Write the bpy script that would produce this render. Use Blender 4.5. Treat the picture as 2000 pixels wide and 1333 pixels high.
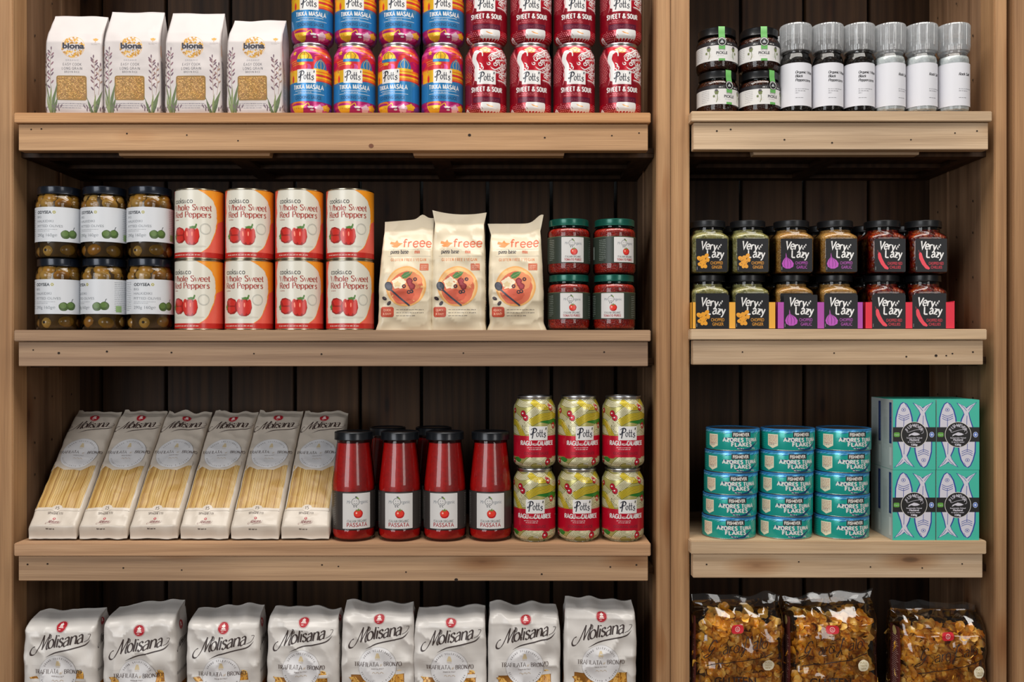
import bpy, bmesh, math, random
from math import sin, cos, pi, sqrt, atan2, hypot, radians
from mathutils import Vector, Matrix, noise
from mathutils.geometry import tessellate_polygon
random.seed(7)
for _o in list(bpy.data.objects): bpy.data.objects.remove(_o)
SC = bpy.context.scene
COL = SC.collection

# ---------------------------------------------------------------- camera, world, lights, exposure
DIST = 1.45            # camera to the front edge of the shelves
FPX = 1835.0           # focal length in pixels of a 2000 px wide frame
HY = 680.0             # image row of the eye level
CZ = 1.40              # eye height
cam_d = bpy.data.cameras.new('camera'); cam = bpy.data.objects.new('camera', cam_d); COL.objects.link(cam)
cam.location = (0, -DIST, CZ); cam.rotation_euler = (pi/2, 0, 0)
cam_d.sensor_width = 36; cam_d.lens = 36*FPX/2000; cam_d.shift_y = (HY-666.5)/2000
cam_d.clip_start = 0.02
SC.camera = cam
SC.view_settings.view_transform = 'Standard'; SC.view_settings.look = 'None'
SC.view_settings.exposure = -0.36; SC.view_settings.gamma = 1
SC.view_settings.use_curve_mapping = False
w = bpy.data.worlds.new('world'); SC.world = w; w.use_nodes = True
w.node_tree.nodes['Background'].inputs[0].default_value = (1.0, 0.97, 0.94, 1)
w.node_tree.nodes['Background'].inputs[1].default_value = 0.13
SC.cycles.transparent_max_bounces = 24
SC.cycles.max_bounces = 8
def area(name, loc, target, sx, sy, power, col):
    l = bpy.data.lights.new(name, 'AREA'); l.shape = 'RECTANGLE'; l.size = sx; l.size_y = sy
    l.energy = power; l.color = col
    o = bpy.data.objects.new(name, l); COL.objects.link(o); o.location = loc
    o.rotation_euler = (Vector(target)-Vector(loc)).to_track_quat('-Z', 'Y').to_euler()
    return o
area('window_light', (-1.9, -3.0, 2.0), (0.0, 0, 1.3), 1.5, 2.0, 62, (0.95, 0.975, 1.0))
area('shop_front_light', (1.8, -3.2, 2.1), (0.2, 0, 1.3), 0.9, 1.9, 30, (1.0, 0.97, 0.93))
area('ceiling_light', (0.1, -0.72, 3.25), (0.1, 0.0, 1.1), 2.6, 0.7, 74, (1.0, 0.955, 0.89))

# ---------------------------------------------------------------- materials
def lin(h):
    h = h.lstrip('#'); r = []
    for i in (0, 2, 4):
        c = int(h[i:i+2], 16)/255
        r.append(c/12.92 if c <= 0.04045 else ((c+0.055)/1.055)**2.4)
    return (r[0], r[1], r[2], 1)
_M = {}
def M(hexc, rough=0.5, metal=0.0, coat=0.0, spec=0.5, name=None, bump=0, bscale=60):
    key = (hexc, rough, metal, coat, spec, bump, bscale)
    if key in _M: return _M[key]
    m = bpy.data.materials.new(name or 'print_'+hexc.strip('#')); m.use_nodes = True
    b = m.node_tree.nodes['Principled BSDF']
    b.inputs['Base Color'].default_value = lin(hexc); b.inputs['Roughness'].default_value = rough
    b.inputs['Metallic'].default_value = metal; b.inputs['Coat Weight'].default_value = coat
    b.inputs['Coat Roughness'].default_value = 0.12; b.inputs['Specular IOR Level'].default_value = spec
    if bump:
        nt = m.node_tree; n = nt.nodes.new('ShaderNodeTexNoise'); n.inputs['Scale'].default_value = bscale
        n.inputs['Detail'].default_value = 3
        tc = nt.nodes.new('ShaderNodeTexCoord'); nt.links.new(tc.outputs['Object'], n.inputs['Vector'])
        bp = nt.nodes.new('ShaderNodeBump'); bp.inputs['Strength'].default_value = bump; bp.inputs['Distance'].default_value = 0.004
        nt.links.new(n.outputs['Fac'], bp.inputs['Height']); nt.links.new(bp.outputs['Normal'], b.inputs['Normal'])
    _M[key] = m
    return m
def node_mat(name): 
    m = bpy.data.materials.new(name); m.use_nodes = True
    return m, m.node_tree, m.node_tree.nodes['Principled BSDF']
def ramp(nt, fac, stops):
    r = nt.nodes.new('ShaderNodeValToRGB'); e = r.color_ramp.elements
    while len(e) < len(stops): e.new(0.5)
    for k, (p, c) in enumerate(stops): e[k].position = p; e[k].color = lin(c) if isinstance(c, str) else c
    nt.links.new(fac, r.inputs[0]); return r.outputs[0]
def mixc(nt, fac, a, b, mode='MIX'):
    n = nt.nodes.new('ShaderNodeMix'); n.data_type = 'RGBA'; n.blend_type = mode
    for s, v in ((n.inputs[0], fac), (n.inputs[6], a), (n.inputs[7], b)):
        if hasattr(v, 'links'): nt.links.new(v, s)
        else: s.default_value = v
    return n.outputs[2]
def wood(name, axis, light, mid, dark, seed=0.0, knots=True):
    """softwood with grain running along the given axis"""
    m, nt, b = node_mat(name); N = nt.nodes; L = nt.links
    tc = N.new('ShaderNodeTexCoord')
    def mapped(sl, sa, off=0.0):
        mp = N.new('ShaderNodeMapping'); L.new(tc.outputs['Object'], mp.inputs['Vector'])
        s = [sa, sa, sa]; s['XYZ'.index(axis)] = sl
        mp.inputs['Scale'].default_value = s; mp.inputs['Location'].default_value = (seed+off, seed*1.7+off, seed*0.6)
        return mp.outputs[0]
    def nz(vec, scale, detail, dist=0.0):
        n = N.new('ShaderNodeTexNoise'); n.inputs['Scale'].default_value = scale; n.inputs['Detail'].default_value = detail
        n.inputs['Distortion'].default_value = dist; L.new(vec, n.inputs['Vector']); return n.outputs['Fac']
    broad = nz(mapped(0.9, 7, 3), 1.0, 4, 0.6)
    streak = nz(mapped(1.6, 75, 5), 1.0, 5, 0.3)
    cloud = nz(mapped(2.5, 8, 9), 1.0, 2)
    fine = nz(mapped(11, 520), 1.0, 3)
    # growth rings : waves across the grain, bent by a slow noise
    wv = N.new('ShaderNodeTexWave'); wv.wave_type = 'BANDS'; wv.bands_direction = 'Z' if axis != 'Z' else 'X'
    wv.inputs['Scale'].default_value = 1.0; wv.inputs['Distortion'].default_value = 13.0
    wv.inputs['Detail'].default_value = 2.0; wv.inputs['Detail Scale'].default_value = 0.6
    L.new(mapped(1.1, 17, 7), wv.inputs['Vector'])
    c = ramp(nt, broad, [(0.3, dark), (0.5, mid), (0.72, light)])
    c = mixc(nt, 0.36, c, ramp(nt, streak, [(0.32, dark), (0.5, mid), (0.66, light)]))
    c = mixc(nt, 0.22, c, ramp(nt, wv.outputs['Fac'], [(0.0, dark), (0.22, mid), (1.0, light)]))
    c = mixc(nt, 0.5, c, ramp(nt, cloud, [(0.35, (0.64, 0.63, 0.65, 1)), (0.62, (1.0, 0.98, 0.95, 1))]), 'MULTIPLY')
    c = mixc(nt, 0.35, c, ramp(nt, fine, [(0.35, (0.62, 0.58, 0.55, 1)), (0.6, (1, 1, 1, 1))]), 'MULTIPLY')
    if knots:
        vo = N.new('ShaderNodeTexVoronoi'); vo.inputs['Scale'].default_value = 1.0; L.new(mapped(5.5, 17, 11), vo.inputs['Vector'])
        kn = ramp(nt, vo.outputs['Distance'], [(0.0, (0.14, 0.08, 0.05, 1)), (0.06, (0.28, 0.16, 0.09, 1)), (0.09, (0.60, 0.43, 0.31, 1)), (0.19, (0.83, 0.71, 0.6, 1)), (0.32, (1, 1, 1, 1))])
        sc_ = N.new('ShaderNodeSeparateColor'); L.new(vo.outputs['Color'], sc_.inputs[0])
        gt = N.new('ShaderNodeMath'); gt.operation = 'GREATER_THAN'; gt.inputs[1].default_value = 0.62; L.new(sc_.outputs[1], gt.inputs[0])
        c = mixc(nt, gt.outputs[0], c, mixc(nt, 0.85, c, kn, 'MULTIPLY'))
    L.new(c, b.inputs['Base Color']); b.inputs['Roughness'].default_value = 0.62
    b.inputs['Specular IOR Level'].default_value = 0.3
    bp = N.new('ShaderNodeBump'); bp.inputs['Strength'].default_value = 0.25; bp.inputs['Distance'].default_value = 0.001
    L.new(fine, bp.inputs['Height']); L.new(bp.outputs['Normal'], b.inputs['Normal'])
    return m
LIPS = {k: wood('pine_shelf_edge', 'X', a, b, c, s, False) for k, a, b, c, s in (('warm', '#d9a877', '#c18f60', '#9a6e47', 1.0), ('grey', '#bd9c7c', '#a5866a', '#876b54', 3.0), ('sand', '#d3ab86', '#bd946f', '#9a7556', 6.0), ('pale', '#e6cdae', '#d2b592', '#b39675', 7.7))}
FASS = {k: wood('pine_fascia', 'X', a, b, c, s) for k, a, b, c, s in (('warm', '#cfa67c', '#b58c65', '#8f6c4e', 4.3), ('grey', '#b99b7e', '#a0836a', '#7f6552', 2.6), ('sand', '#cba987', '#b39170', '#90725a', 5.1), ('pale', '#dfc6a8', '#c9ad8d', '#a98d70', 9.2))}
W_POST = wood('pine_post', 'Z', '#c29a70', '#a57c56', '#7c5a3d', 2.2)
W_SIDE = wood('pine_side_planks', 'Z', '#b08c6c', '#8c6b50', '#573f2e', 8.1)
W_BACK = wood('pine_shaded_planks', 'Z', '#5f4229', '#3f2a19', '#22140b', 5.5)  # darker than the posts: bay shade put into the colour, shelf undersides too
W_HOLE = M('#20140c', 0.9, name='nail_hole')
def speckled(name, cols, scale, rough=0.5, bump=0.5, stretch=(1, 1, 1), coat=0.0):
    m, nt, b = node_mat(name)
    tc = nt.nodes.new('ShaderNodeTexCoord'); mp = nt.nodes.new('ShaderNodeMapping'); mp.inputs['Scale'].default_value = stretch
    nt.links.new(tc.outputs['Object'], mp.inputs[0])
    v = nt.nodes.new('ShaderNodeTexVoronoi'); v.inputs['Scale'].default_value = scale; nt.links.new(mp.outputs[0], v.inputs['Vector'])
    sp = nt.nodes.new('ShaderNodeSeparateColor'); nt.links.new(v.outputs['Color'], sp.inputs[0])
    c = ramp(nt, sp.outputs[0], [(i/(len(cols)-1), c) for i, c in enumerate(cols)])
    nt.links.new(c, b.inputs['Base Color']); b.inputs['Roughness'].default_value = rough
    b.inputs['Coat Weight'].default_value = coat
    bp = nt.nodes.new('ShaderNodeBump'); bp.inputs['Strength'].default_value = bump; bp.inputs['Distance'].default_value = 0.003; bp.invert = True
    nt.links.new(v.outputs['Distance'], bp.inputs['Height']); nt.links.new(bp.outputs[0], b.inputs['Normal'])
    return m
def glass(name, tint=(0.97, 0.985, 0.975, 1), refl=1.0, rough=0.03, bump=0, bscale=40, base=0.0):
    """thin clear wall: see-through with a Fresnel reflection"""
    m = bpy.data.materials.new(name); m.use_nodes = True; nt = m.node_tree; nt.nodes.clear()
    out = nt.nodes.new('ShaderNodeOutputMaterial'); mx = nt.nodes.new('ShaderNodeMixShader')
    t = nt.nodes.new('ShaderNodeBsdfTransparent'); t.inputs[0].default_value = tint
    g = nt.nodes.new('ShaderNodeBsdfGlossy'); g.inputs['Roughness'].default_value = rough
    f = nt.nodes.new('ShaderNodeFresnel'); f.inputs[0].default_value = 1.5
    ma = nt.nodes.new('ShaderNodeMath'); ma.operation = 'MULTIPLY_ADD'; ma.inputs[1].default_value = refl; ma.inputs[2].default_value = base
    ma.use_clamp = True
    nt.links.new(f.outputs[0], ma.inputs[0]); nt.links.new(ma.outputs[0], mx.inputs[0])
    nt.links.new(t.outputs[0], mx.inputs[1]); nt.links.new(g.outputs[0], mx.inputs[2]); nt.links.new(mx.outputs[0], out.inputs[0])
    if bump:
        n = nt.nodes.new('ShaderNodeTexNoise'); n.inputs['Scale'].default_value = bscale
        tc = nt.nodes.new('ShaderNodeTexCoord'); nt.links.new(tc.outputs['Object'], n.inputs['Vector'])
        bp = nt.nodes.new('ShaderNodeBump'); bp.inputs['Strength'].default_value = bump; bp.inputs['Distance'].default_value = 0.01
        nt.links.new(n.outputs['Fac'], bp.inputs['Height'])
        nt.links.new(bp.outputs[0], g.inputs['Normal']); nt.links.new(bp.outputs[0], f.inputs['Normal'])
    return m
GLASS = glass('jar_glass')
CLEARPLAST = glass('clear_plastic', (0.95, 0.955, 0.96, 1), 1.3, 0.10, 0, 500, 0.05)
_nt = CLEARPLAST.node_tree; _mx = _nt.nodes.new('ShaderNodeMixShader'); _df = _nt.nodes.new('ShaderNodeBsdfDiffuse'); _df.inputs[0].default_value = lin('#f4f6f8')
_o = [n for n in _nt.nodes if n.type == 'OUTPUT_MATERIAL'][0]; _src = _o.inputs[0].links[0].from_socket
_mx.inputs[0].default_value = 0.19; _nt.links.new(_src, _mx.inputs[1]); _nt.links.new(_df.outputs[0], _mx.inputs[2]); _nt.links.new(_mx.outputs[0], _o.inputs[0])
FILM = glass('clear_film', (0.99, 0.99, 0.985, 1), 1.5, 0.06, 0, 40, 0.015)

# ---------------------------------------------------------------- scene helpers
def link(name, me, parent=None, label=None):
    o = bpy.data.objects.new(name, me); COL.objects.link(o)
    if parent is not None: o.parent = parent
    if label: o['label'] = label
    return o
def thing(name, loc=(0, 0, 0), rz=0):
    o = bpy.data.objects.new(name, None); COL.objects.link(o); o.location = loc; o.rotation_euler = (0, 0, rz)
    o.empty_display_size = 0.02
    return o
def tag(o, label, cat, group=None):
    o['label'] = label; o['category'] = cat
    if group: o['group'] = group
def dup(root):
    r = root.copy(); COL.objects.link(r)
    for k in ('label', 'category', 'group'):
        if k in r: del r[k]
    for ch in list(root.children):
        c = ch.copy(); COL.objects.link(c); c.parent = r
        for g in list(ch.children):
            d = g.copy(); COL.objects.link(d); d.parent = c
    return r
def PX(px, Y=0.0): return (px-1000.0)*(DIST+Y)/FPX
def PZ(py, Y=0.0): return CZ+(HY-py)*(DIST+Y)/FPX
NTH = ['first', 'second', 'third', 'fourth', 'fifth', 'sixth', 'seventh', 'eighth']
def nth(i, n):
    if i == 0: return 'leftmost'
    if i == n-1: return 'rightmost'
    return NTH[i]+' from the left'
def bm_box(bm, x0, x1, y0, y1, z0, z1, mi=0):
    vs = [bm.verts.new((x, y, z)) for x in (x0, x1) for y in (y0, y1) for z in (z0, z1)]
    for f in ((0, 1, 3, 2), (4, 6, 7, 5), (0, 4, 5, 1), (2, 3, 7, 6), (0, 2, 6, 4), (1, 5, 7, 3)):
        fc = bm.faces.new([vs[i] for i in f]); fc.material_index = mi
    return vs
def finish(bm, name, mats, parent=None, smooth=False, bevel=0, label=None):
    if bevel:
        bmesh.ops.recalc_face_normals(bm, faces=bm.faces)
        bmesh.ops.bevel(bm, geom=[e for e in bm.edges if e.is_manifold], offset=bevel, segments=2, affect='EDGES', clamp_overlap=True)
    bmesh.ops.recalc_face_normals(bm, faces=bm.faces)
    me = bpy.data.meshes.new(name); bm.to_mesh(me); bm.free()
    for m in mats: me.materials.append(m)
    if smooth:
        for p in me.polygons: p.use_smooth = True
    return link(name, me, parent, label)
def lathe(name, prof, mat, parent=None, seg=48, smooth=True, mi_fn=None, ripple=None, ang=35):
    """prof: list of (r, z) in mm from bottom to top"""
    bm = bmesh.new(); rings = []
    for (r, z) in prof:
        if r < 1e-6: rings.append([bm.verts.new((0, 0, z/1000))])
        else:
            rings.append([bm.verts.new(((r+(ripple(2*pi*k/seg, z) if ripple else 0))*cos(2*pi*k/seg)/1000,
                                        (r+(ripple(2*pi*k/seg, z) if ripple else 0))*sin(2*pi*k/seg)/1000, z/1000)) for k in range(seg)])
    for a, b in zip(rings, rings[1:]):
        for k in range(seg):
            k2 = (k+1) % seg
            if len(a) == 1 and len(b) == 1: continue
            if len(a) == 1: bm.faces.new((a[0], b[k2], b[k]))
            elif len(b) == 1: bm.faces.new((a[k], a[k2], b[0]))
            else: bm.faces.new((a[k], a[k2], b[k2], b[k]))
    bmesh.ops.recalc_face_normals(bm, faces=bm.faces)
    for f in bm.faces: f.smooth = smooth
    for e in bm.edges:
        if e.is_manifold and e.calc_face_angle(0) > radians(ang): e.smooth = False
    me = bpy.data.meshes.new(name); bm.to_mesh(me); bm.free()
    me.materials.append(mat)
    return link(name, me, parent)

# ---------------------------------------------------------------- lettering: a small stroke alphabet (cap height 100, x-height 68)
G = {
'A': (72, "0 0 36 100 72 0|14 34 58 34"), 'B': (62, "8 0 8 100|~8 100 40 100 54 76 38 54 8 54|~8 54 44 54 62 28 42 0 8 0"),
'C': (66, "~62 82 52 97 36 101 14 86 4 50 14 14 36 -1 54 4 63 20"), 'D': (70, "8 0 8 100|~8 100 34 99 58 84 66 50 58 16 34 1 8 0"),
'E': (58, "8 0 8 100|8 100 54 100|8 53 46 53|8 0 56 0"), 'F': (54, "8 0 8 100|8 100 52 100|8 52 44 52"),
'G': (72, "~64 82 54 97 38 101 14 86 4 50 14 14 38 -1 56 5 66 20|66 0 66 45 44 45"), 'H': (70, "8 0 8 100|62 0 62 100|8 52 62 52"),
'I': (24, "12 0 12 100"), 'K': (66, "8 0 8 100|60 100 8 42|26 60 64 0"), 'L': (54, "8 0 8 100|8 0 52 0"),
'M': (84, "8 0 8 100|8 100 42 10 76 100|76 100 76 0"), 'N': (72, "8 0 8 100|8 100 64 0|64 0 64 100"),
'O': (76, "~38 101 14 86 4 50 14 14 38 -1 62 14 72 50 62 86 38 101"), 'P': (60, "8 0 8 100|~8 100 42 100 57 74 42 47 8 47"),
'R': (66, "8 0 8 100|~8 100 42 100 56 76 42 52 8 52|34 52 62 0"), 'S': (58, "~50 84 42 98 28 101 10 92 8 72 28 54 48 38 52 18 38 1 22 -1 6 16"),
'T': (64, "32 0 32 100|2 100 62 100"), 'U': (70, "~8 100 8 32 16 8 35 -1 54 8 62 32 62 100"), 'V': (68, "2 100 34 0 66 100"),
'W': (96, "2 100 26 0 48 90 70 0 94 100"), 'Y': (66, "2 100 33 48 64 100|33 48 33 0"), 'Z': (62, "6 100 56 100 4 0 58 0"),
'a': (56, "~10 56 24 68 38 66 45 50 45 0|~45 42 22 38 6 24 8 6 22 -1 45 14"), 'b': (58, "8 100 8 0|~8 50 28 68 46 60 54 34 46 6 28 -1 8 16"),
'c': (50, "~46 54 34 68 16 64 5 34 16 4 34 -1 47 13"), 'd': (60, "52 100 52 0|~52 50 32 68 14 60 6 34 14 6 32 -1 52 16"),
'e': (54, "~6 36 49 37 44 60 28 69 10 58 4 34 12 6 30 -1 48 13"), 'f': (36, "~38 92 28 100 17 90 15 70 15 40 15 0|2 66 34 66"),
'g': (60, "~52 68 52 0 44 -24 26 -30 8 -22|~52 50 32 68 14 60 6 34 14 6 32 -1 52 16"), 'h': (58, "8 100 8 0|~8 48 26 67 44 62 50 44 50 0"),
'i': (22, "11 68 11 0|11 88 11 96"), 'k': (54, "8 100 8 0|48 68 8 28|22 42 52 0"), 'l': (22, "11 100 11 0"),
'm': (86, "8 68 8 0|~8 48 22 67 38 62 43 44 43 0|~43 48 57 67 73 62 78 44 78 0"), 'n': (58, "8 68 8 0|~8 48 26 67 44 62 50 44 50 0"),
'o': (58, "~29 69 11 58 4 34 11 8 29 -1 47 8 54 34 47 58 29 69"), 'p': (60, "8 68 8 -28|~8 50 28 68 46 60 54 34 46 6 28 -1 8 16"),
'r': (42, "8 68 8 0|~8 44 22 64 39 66"), 's': (46, "~40 56 28 69 12 64 10 48 28 36 40 24 36 6 22 -1 5 10"),
't': (38, "~15 92 15 16 22 0 36 5|2 68 34 68"), 'u': (58, "~8 68 8 22 18 0 34 2 50 20|50 68 50 0"), 'w': (80, "2 68 22 0 40 62 58 0 78 68"),
'y': (54, "4 68 28 4|~50 68 28 4 14 -28 2 -26"), 'z': (48, "6 68 44 68 4 0 46 0"), 'x': (52, "4 68 48 0|48 68 4 0"), 'v': (52, "2 68 26 0 50 68"),
'&': (76, "~74 0 22 68 26 96 44 98 50 80 36 62 8 34 8 8 28 -1 54 8 68 42"), "'": (20, "10 100 8 78"), '-': (36, "4 36 32 36"),
'1': (40, "~6 80 16 88 22 100|22 100 22 0"), '5': (56, "50 100 14 100 10 58|~10 58 28 66 46 56 52 32 42 6 24 -1 6 12"),
'|': (30, "15 100 15 0"),
# script forms
'q': (150, "~26 34 6 24 -6 -6 4 -30 30 -30 52 0 74 60 92 112|92 112 88 -2|~88 -2 104 40 124 84 140 112|~140 112 128 60 122 20 130 -2 144 6"),   # swash M
'Q': (70, "~-18 40 -12 26 0 34 10 66 18 96|~22 100 14 50 6 6 0 -22|~-14 84 10 102 40 104 56 84 44 58 12 50"),                      # brush P
'@': (120, "~96 98 84 124 60 116 30 60 26 26 44 14 70 34 80 56|~80 56 62 10 30 -30 -2 -48 -18 -40 -10 -26 24 -8"),                 # handwriting G
'$': (40, "~18 118 14 60 18 10 26 0 38 14|~-2 64 14 72 36 70"), # brush t
'%': (44, "~34 108 42 124 30 120 18 60 8 -10 -4 -46 -12 -30 4 4 30 22"),   # handwriting f
}
_gc = {}
def _catmull(p):
    if len(p) < 3: return p
    closed = hypot(p[0][0]-p[-1][0], p[0][1]-p[-1][1]) < 1
    out = []; n = len(p)
    for i in range(n-1):
        p1, p2 = p[i], p[i+1]
        p0 = p[i-1] if i > 0 else (p[-2] if closed else p1)
        p3 = p[i+2] if i+2 < n else (p[1] if closed else p2)
        for k in range(5):
            t = k/5; t2 = t*t; t3 = t2*t
            out.append(tuple(0.5*((2*p1[j])+(-p0[j]+p2[j])*t+(2*p0[j]-5*p1[j]+4*p2[j]-p3[j])*t2+(-p0[j]+3*p1[j]-3*p2[j]+p3[j])*t3) for j in (0, 1)))
    out.append(p[-1]); return out
def glyph(ch):
    if ch in _gc: return _gc[ch]
    wd, s = G[ch]; st = []
    for part in s.split('|'):
        sm = part.startswith('~'); v = [float(x) for x in part.strip('~').split()]
        p = list(zip(v[::2], v[1::2])); st.append((_catmull(p) if sm else p, sm))
    _gc[ch] = (wd, st); return _gc[ch]

_fc = {}
def font_mesh(s, bold, space):
    key = (s, bold, space)
    if key in _fc: return _fc[key]
    cu = bpy.data.curves.new('t', 'FONT'); cu.body = s; cu.size = 1.0; cu.offset = bold; cu.space_character = space; cu.resolution_u = 3
    ob = bpy.data.objects.new('t', cu); COL.objects.link(ob)
    dg = bpy.context.evaluated_depsgraph_get(); ev = ob.evaluated_get(dg); me = ev.to_mesh()
    V = [(v.co.x, v.co.y) for v in me.vertices]; F = [tuple(p.vertices) for p in me.polygons]
    ev.to_mesh_clear(); bpy.data.objects.remove(ob); bpy.data.curves.remove(cu)
    _fc[key] = (V, F); return _fc[key]

class Art:
    """flat artwork (mm) in layers; build() cuts it on a grid and wraps it on a surface"""
    def __init__(s): s.V = []; s.F = []; s.MI = []; s.mats = []; s.k = 0; s.dz = 0
    def mi(s, m):
        if m not in s.mats: s.mats.append(m)
        return s.mats.index(m)
    def z(s, z): s.k += 1; return z+(s.k % 60)*0.006
    def poly(s, pts, m, z=1, holes=()):
        loops = [[Vector((p[0], p[1], 0)) for p in pts]]+[[Vector((p[0], p[1], 0)) for p in h] for h in holes]
        tr = tessellate_polygon(loops); b = len(s.V); zz = s.z(z)
        for l in loops:
            for p in l: s.V.append((p.x, p.y, zz))
        i = s.mi(m)
        for t in tr: s.F.append((b+t[0], b+t[1], b+t[2])); s.MI.append(i)
    def quads(s, rows, m, z):
        """rows: list of (left, right)"""
        b = len(s.V); zz = s.z(z); i = s.mi(m)
        for l, r in rows: s.V.append((l[0], l[1], zz)); s.V.append((r[0], r[1], zz))
        for k in range(len(rows)-1): s.F.append((b+2*k, b+2*k+1, b+2*k+3, b+2*k+2)); s.MI.append(i)
    def rect(s, x0, y0, x1, y1, m, z=1): s.poly([(x0, y0), (x1, y0), (x1, y1), (x0, y1)], m, z)
    def rrect(s, x0, y0, x1, y1, r, m, z=1):
        p = []
        for cx, cy, a in ((x1-r, y0+r, -90), (x1-r, y1-r, 0), (x0+r, y1-r, 90), (x0+r, y0+r, 180)):
            for k in range(5): t = radians(a+k*22.5); p.append((cx+r*cos(t), cy+r*sin(t)))
        s.poly(p, m, z)
    def ell(s, cx, cy, rx, ry, m, z=1, rot=0, a0=0, a1=360, n=24, wob=0):
        p = []; c, d = cos(radians(rot)), sin(radians(rot))
        full = (a1-a0) >= 360
        for k in range(n if full else n+1):
            t = radians(a0+(a1-a0)*k/n); q = 1+wob*sin(5*t)+wob*sin(9*t+1)*0.6
            x, y = rx*cos(t)*q, ry*sin(t)*q; p.append((cx+x*c-y*d, cy+x*d+y*c))
        s.poly(p, m, z)
    def ring(s, cx, cy, r, wd, m, z=1, n=40, a0=0, a1=360, ry=None):
        ry = ry or r
        s.quads([((cx+(r-wd/2)*cos(t), cy+(ry-wd/2)*sin(t)), (cx+(r+wd/2)*cos(t), cy+(ry+wd/2)*sin(t))) for t in [radians(a0+(a1-a0)*k/n) for k in range(n+1)]], m, z)
    def line(s, pts, wd, m, z=1, sm=False, taper=0, thin=None, phi=20):
        """stroke; thin = nib contrast (thin width)"""
        if sm: pts = _catmull(pts)
        n = len(pts); rows = []
        for i, p in enumerate(pts):
            a = pts[max(0, i-1)]; b = pts[min(n-1, i+1)]
            dx, dy = b[0]-a[0], b[1]-a[1]; l = hypot(dx, dy) or 1; dx /= l; dy /= l
            ww = wd
            if thin is not None: ww = thin+(wd-thin)*abs(dx*sin(radians(phi))-dy*cos(radians(phi)))
            if taper: ww *= max(0.12, min(1, min(i, n-1-i)/(n*0.5)*taper))
            if 0 < i < n-1:
                d1 = (p[0]-a[0], p[1]-a[1]); l1 = hypot(*d1) or 1
                cc = max(0.45, (d1[0]*dx+d1[1]*dy)/l1); ww /= cc
            rows.append(((p[0]-dy*ww/2, p[1]+dx*ww/2), (p[0]+dy*ww/2, p[1]-dx*ww/2)))
        s.quads(rows, m, z)
    def st(s, txt, x, y, h, m, z=1, wd=0.12, thin=None, serif=0, shear=0, rot=0, sx=1.0, sp=0.12, align='c', phi=8, small=0):
        """stroke-alphabet text; h = cap height in mm; returns width"""
        pen = 0; items = []
        for ch in txt:
            k = 1.0
            if ch == ' ': pen += 0.42*sx; continue
            c2 = ch
            if small and ch.islower(): c2 = ch.upper(); k = small
            wdt, stks = glyph(c2); items.append((c2, pen, k)); pen += (wdt/100*k)*sx+sp
        W = pen-sp; x0 = {'c': -W/2, 'l': 0, 'r': -W}[align]
        cr, sr = cos(radians(rot)), sin(radians(rot))
        def T(px, py):
            px += shear*py; px *= h; py *= h
            return (x+px*cr-py*sr, y+px*sr+py*cr)
        for ch, pen, k in items:
            wdt, stks = glyph(ch)
            for pts, sm in stks:
                q = [(x0+pen+p[0]/100*k*sx, p[1]/100*k) for p in pts]
                s.line([T(*p) for p in q], wd*h, m, z, thin=None if thin is None else thin*h, phi=phi+rot)
                if serif:
                    for e, nb in ((0, 1), (-1, -2)):
                        ex, ey = q[e]; yy = pts[e][1]
                        vx, vy = q[nb][0]-ex, q[nb][1]-ey
                        if abs(vy) > abs(vx)*0.9 and (abs(yy) < 2 or abs(yy-100) < 2 or abs(yy-68) < 2 or abs(yy+28) < 1) and not (sm and 2 < abs(yy-round(yy, -1))):
                            t = (thin or wd)*1.05
                            s.line([T(ex-serif, ey+(t/2 if yy < 50 else -t/2)), T(ex+serif, ey+(t/2 if yy < 50 else -t/2))], t*h, m, z)
        return W*h
    def bold(s, txt, x, y, h, m, z=1, width=20, wd=.23, sp=.16, **k):
        nat = sum(.42 if c == ' ' else glyph(c)[0]/100 for c in txt); n = len(txt.replace(' ', ''))
        s.st(txt, x, y, h, m, z, wd=wd, thin=wd*.8, sp=sp, sx=(width/h-sp*(n-1))/nat, **k)
    def sans(s, txt, x, y, h, m, z=1, bold=0.0, space=1.0, align='c', shear=0, sx=1.0, rot=0, width=None):
        V, F = font_mesh(txt, bold, space)
        if not V: return
        xs = [v[0] for v in V]; x0, x1 = min(xs), max(xs); k = h/0.72
        kx = k*sx
        if width: kx = width/(x1-x0)
        ox = {'c': (x0+x1)/2, 'l': x0, 'r': x1}[align]
        cr, sr = cos(radians(rot)), sin(radians(rot))
        b = len(s.V); zz = s.z(z); i = s.mi(m)
        for vx, vy in V:
            px = (vx-ox)*kx+shear*vy*k; py = vy*k
            s.V.append((x+px*cr-py*sr, y+px*sr+py*cr, zz))
        for f in F: s.F.append(tuple(b+j for j in f)); s.MI.append(i)
    def arc(s, txt, cx, cy, r, a_mid, h, m, z=1, wd=0.14, step=None, up=True, thin=None, sans=False, bold=0):
        n = len(txt); step = step or h*1.05/r*57.3
        for i, ch in enumerate(txt):
            if ch == ' ': continue
            a = a_mid-(i-(n-1)/2)*step if up else a_mid+(i-(n-1)/2)*step
            t = radians(a); rot = a-90 if up else a+90
            rr = r if up else r+h
            if sans: s.sans(ch, cx+rr*cos(t), cy+rr*sin(t), h, m, z, rot=rot, bold=bold)
            else: s.st(ch, cx+rr*cos(t), cy+rr*sin(t), h, m, z, wd=wd, thin=thin, rot=rot)
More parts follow.
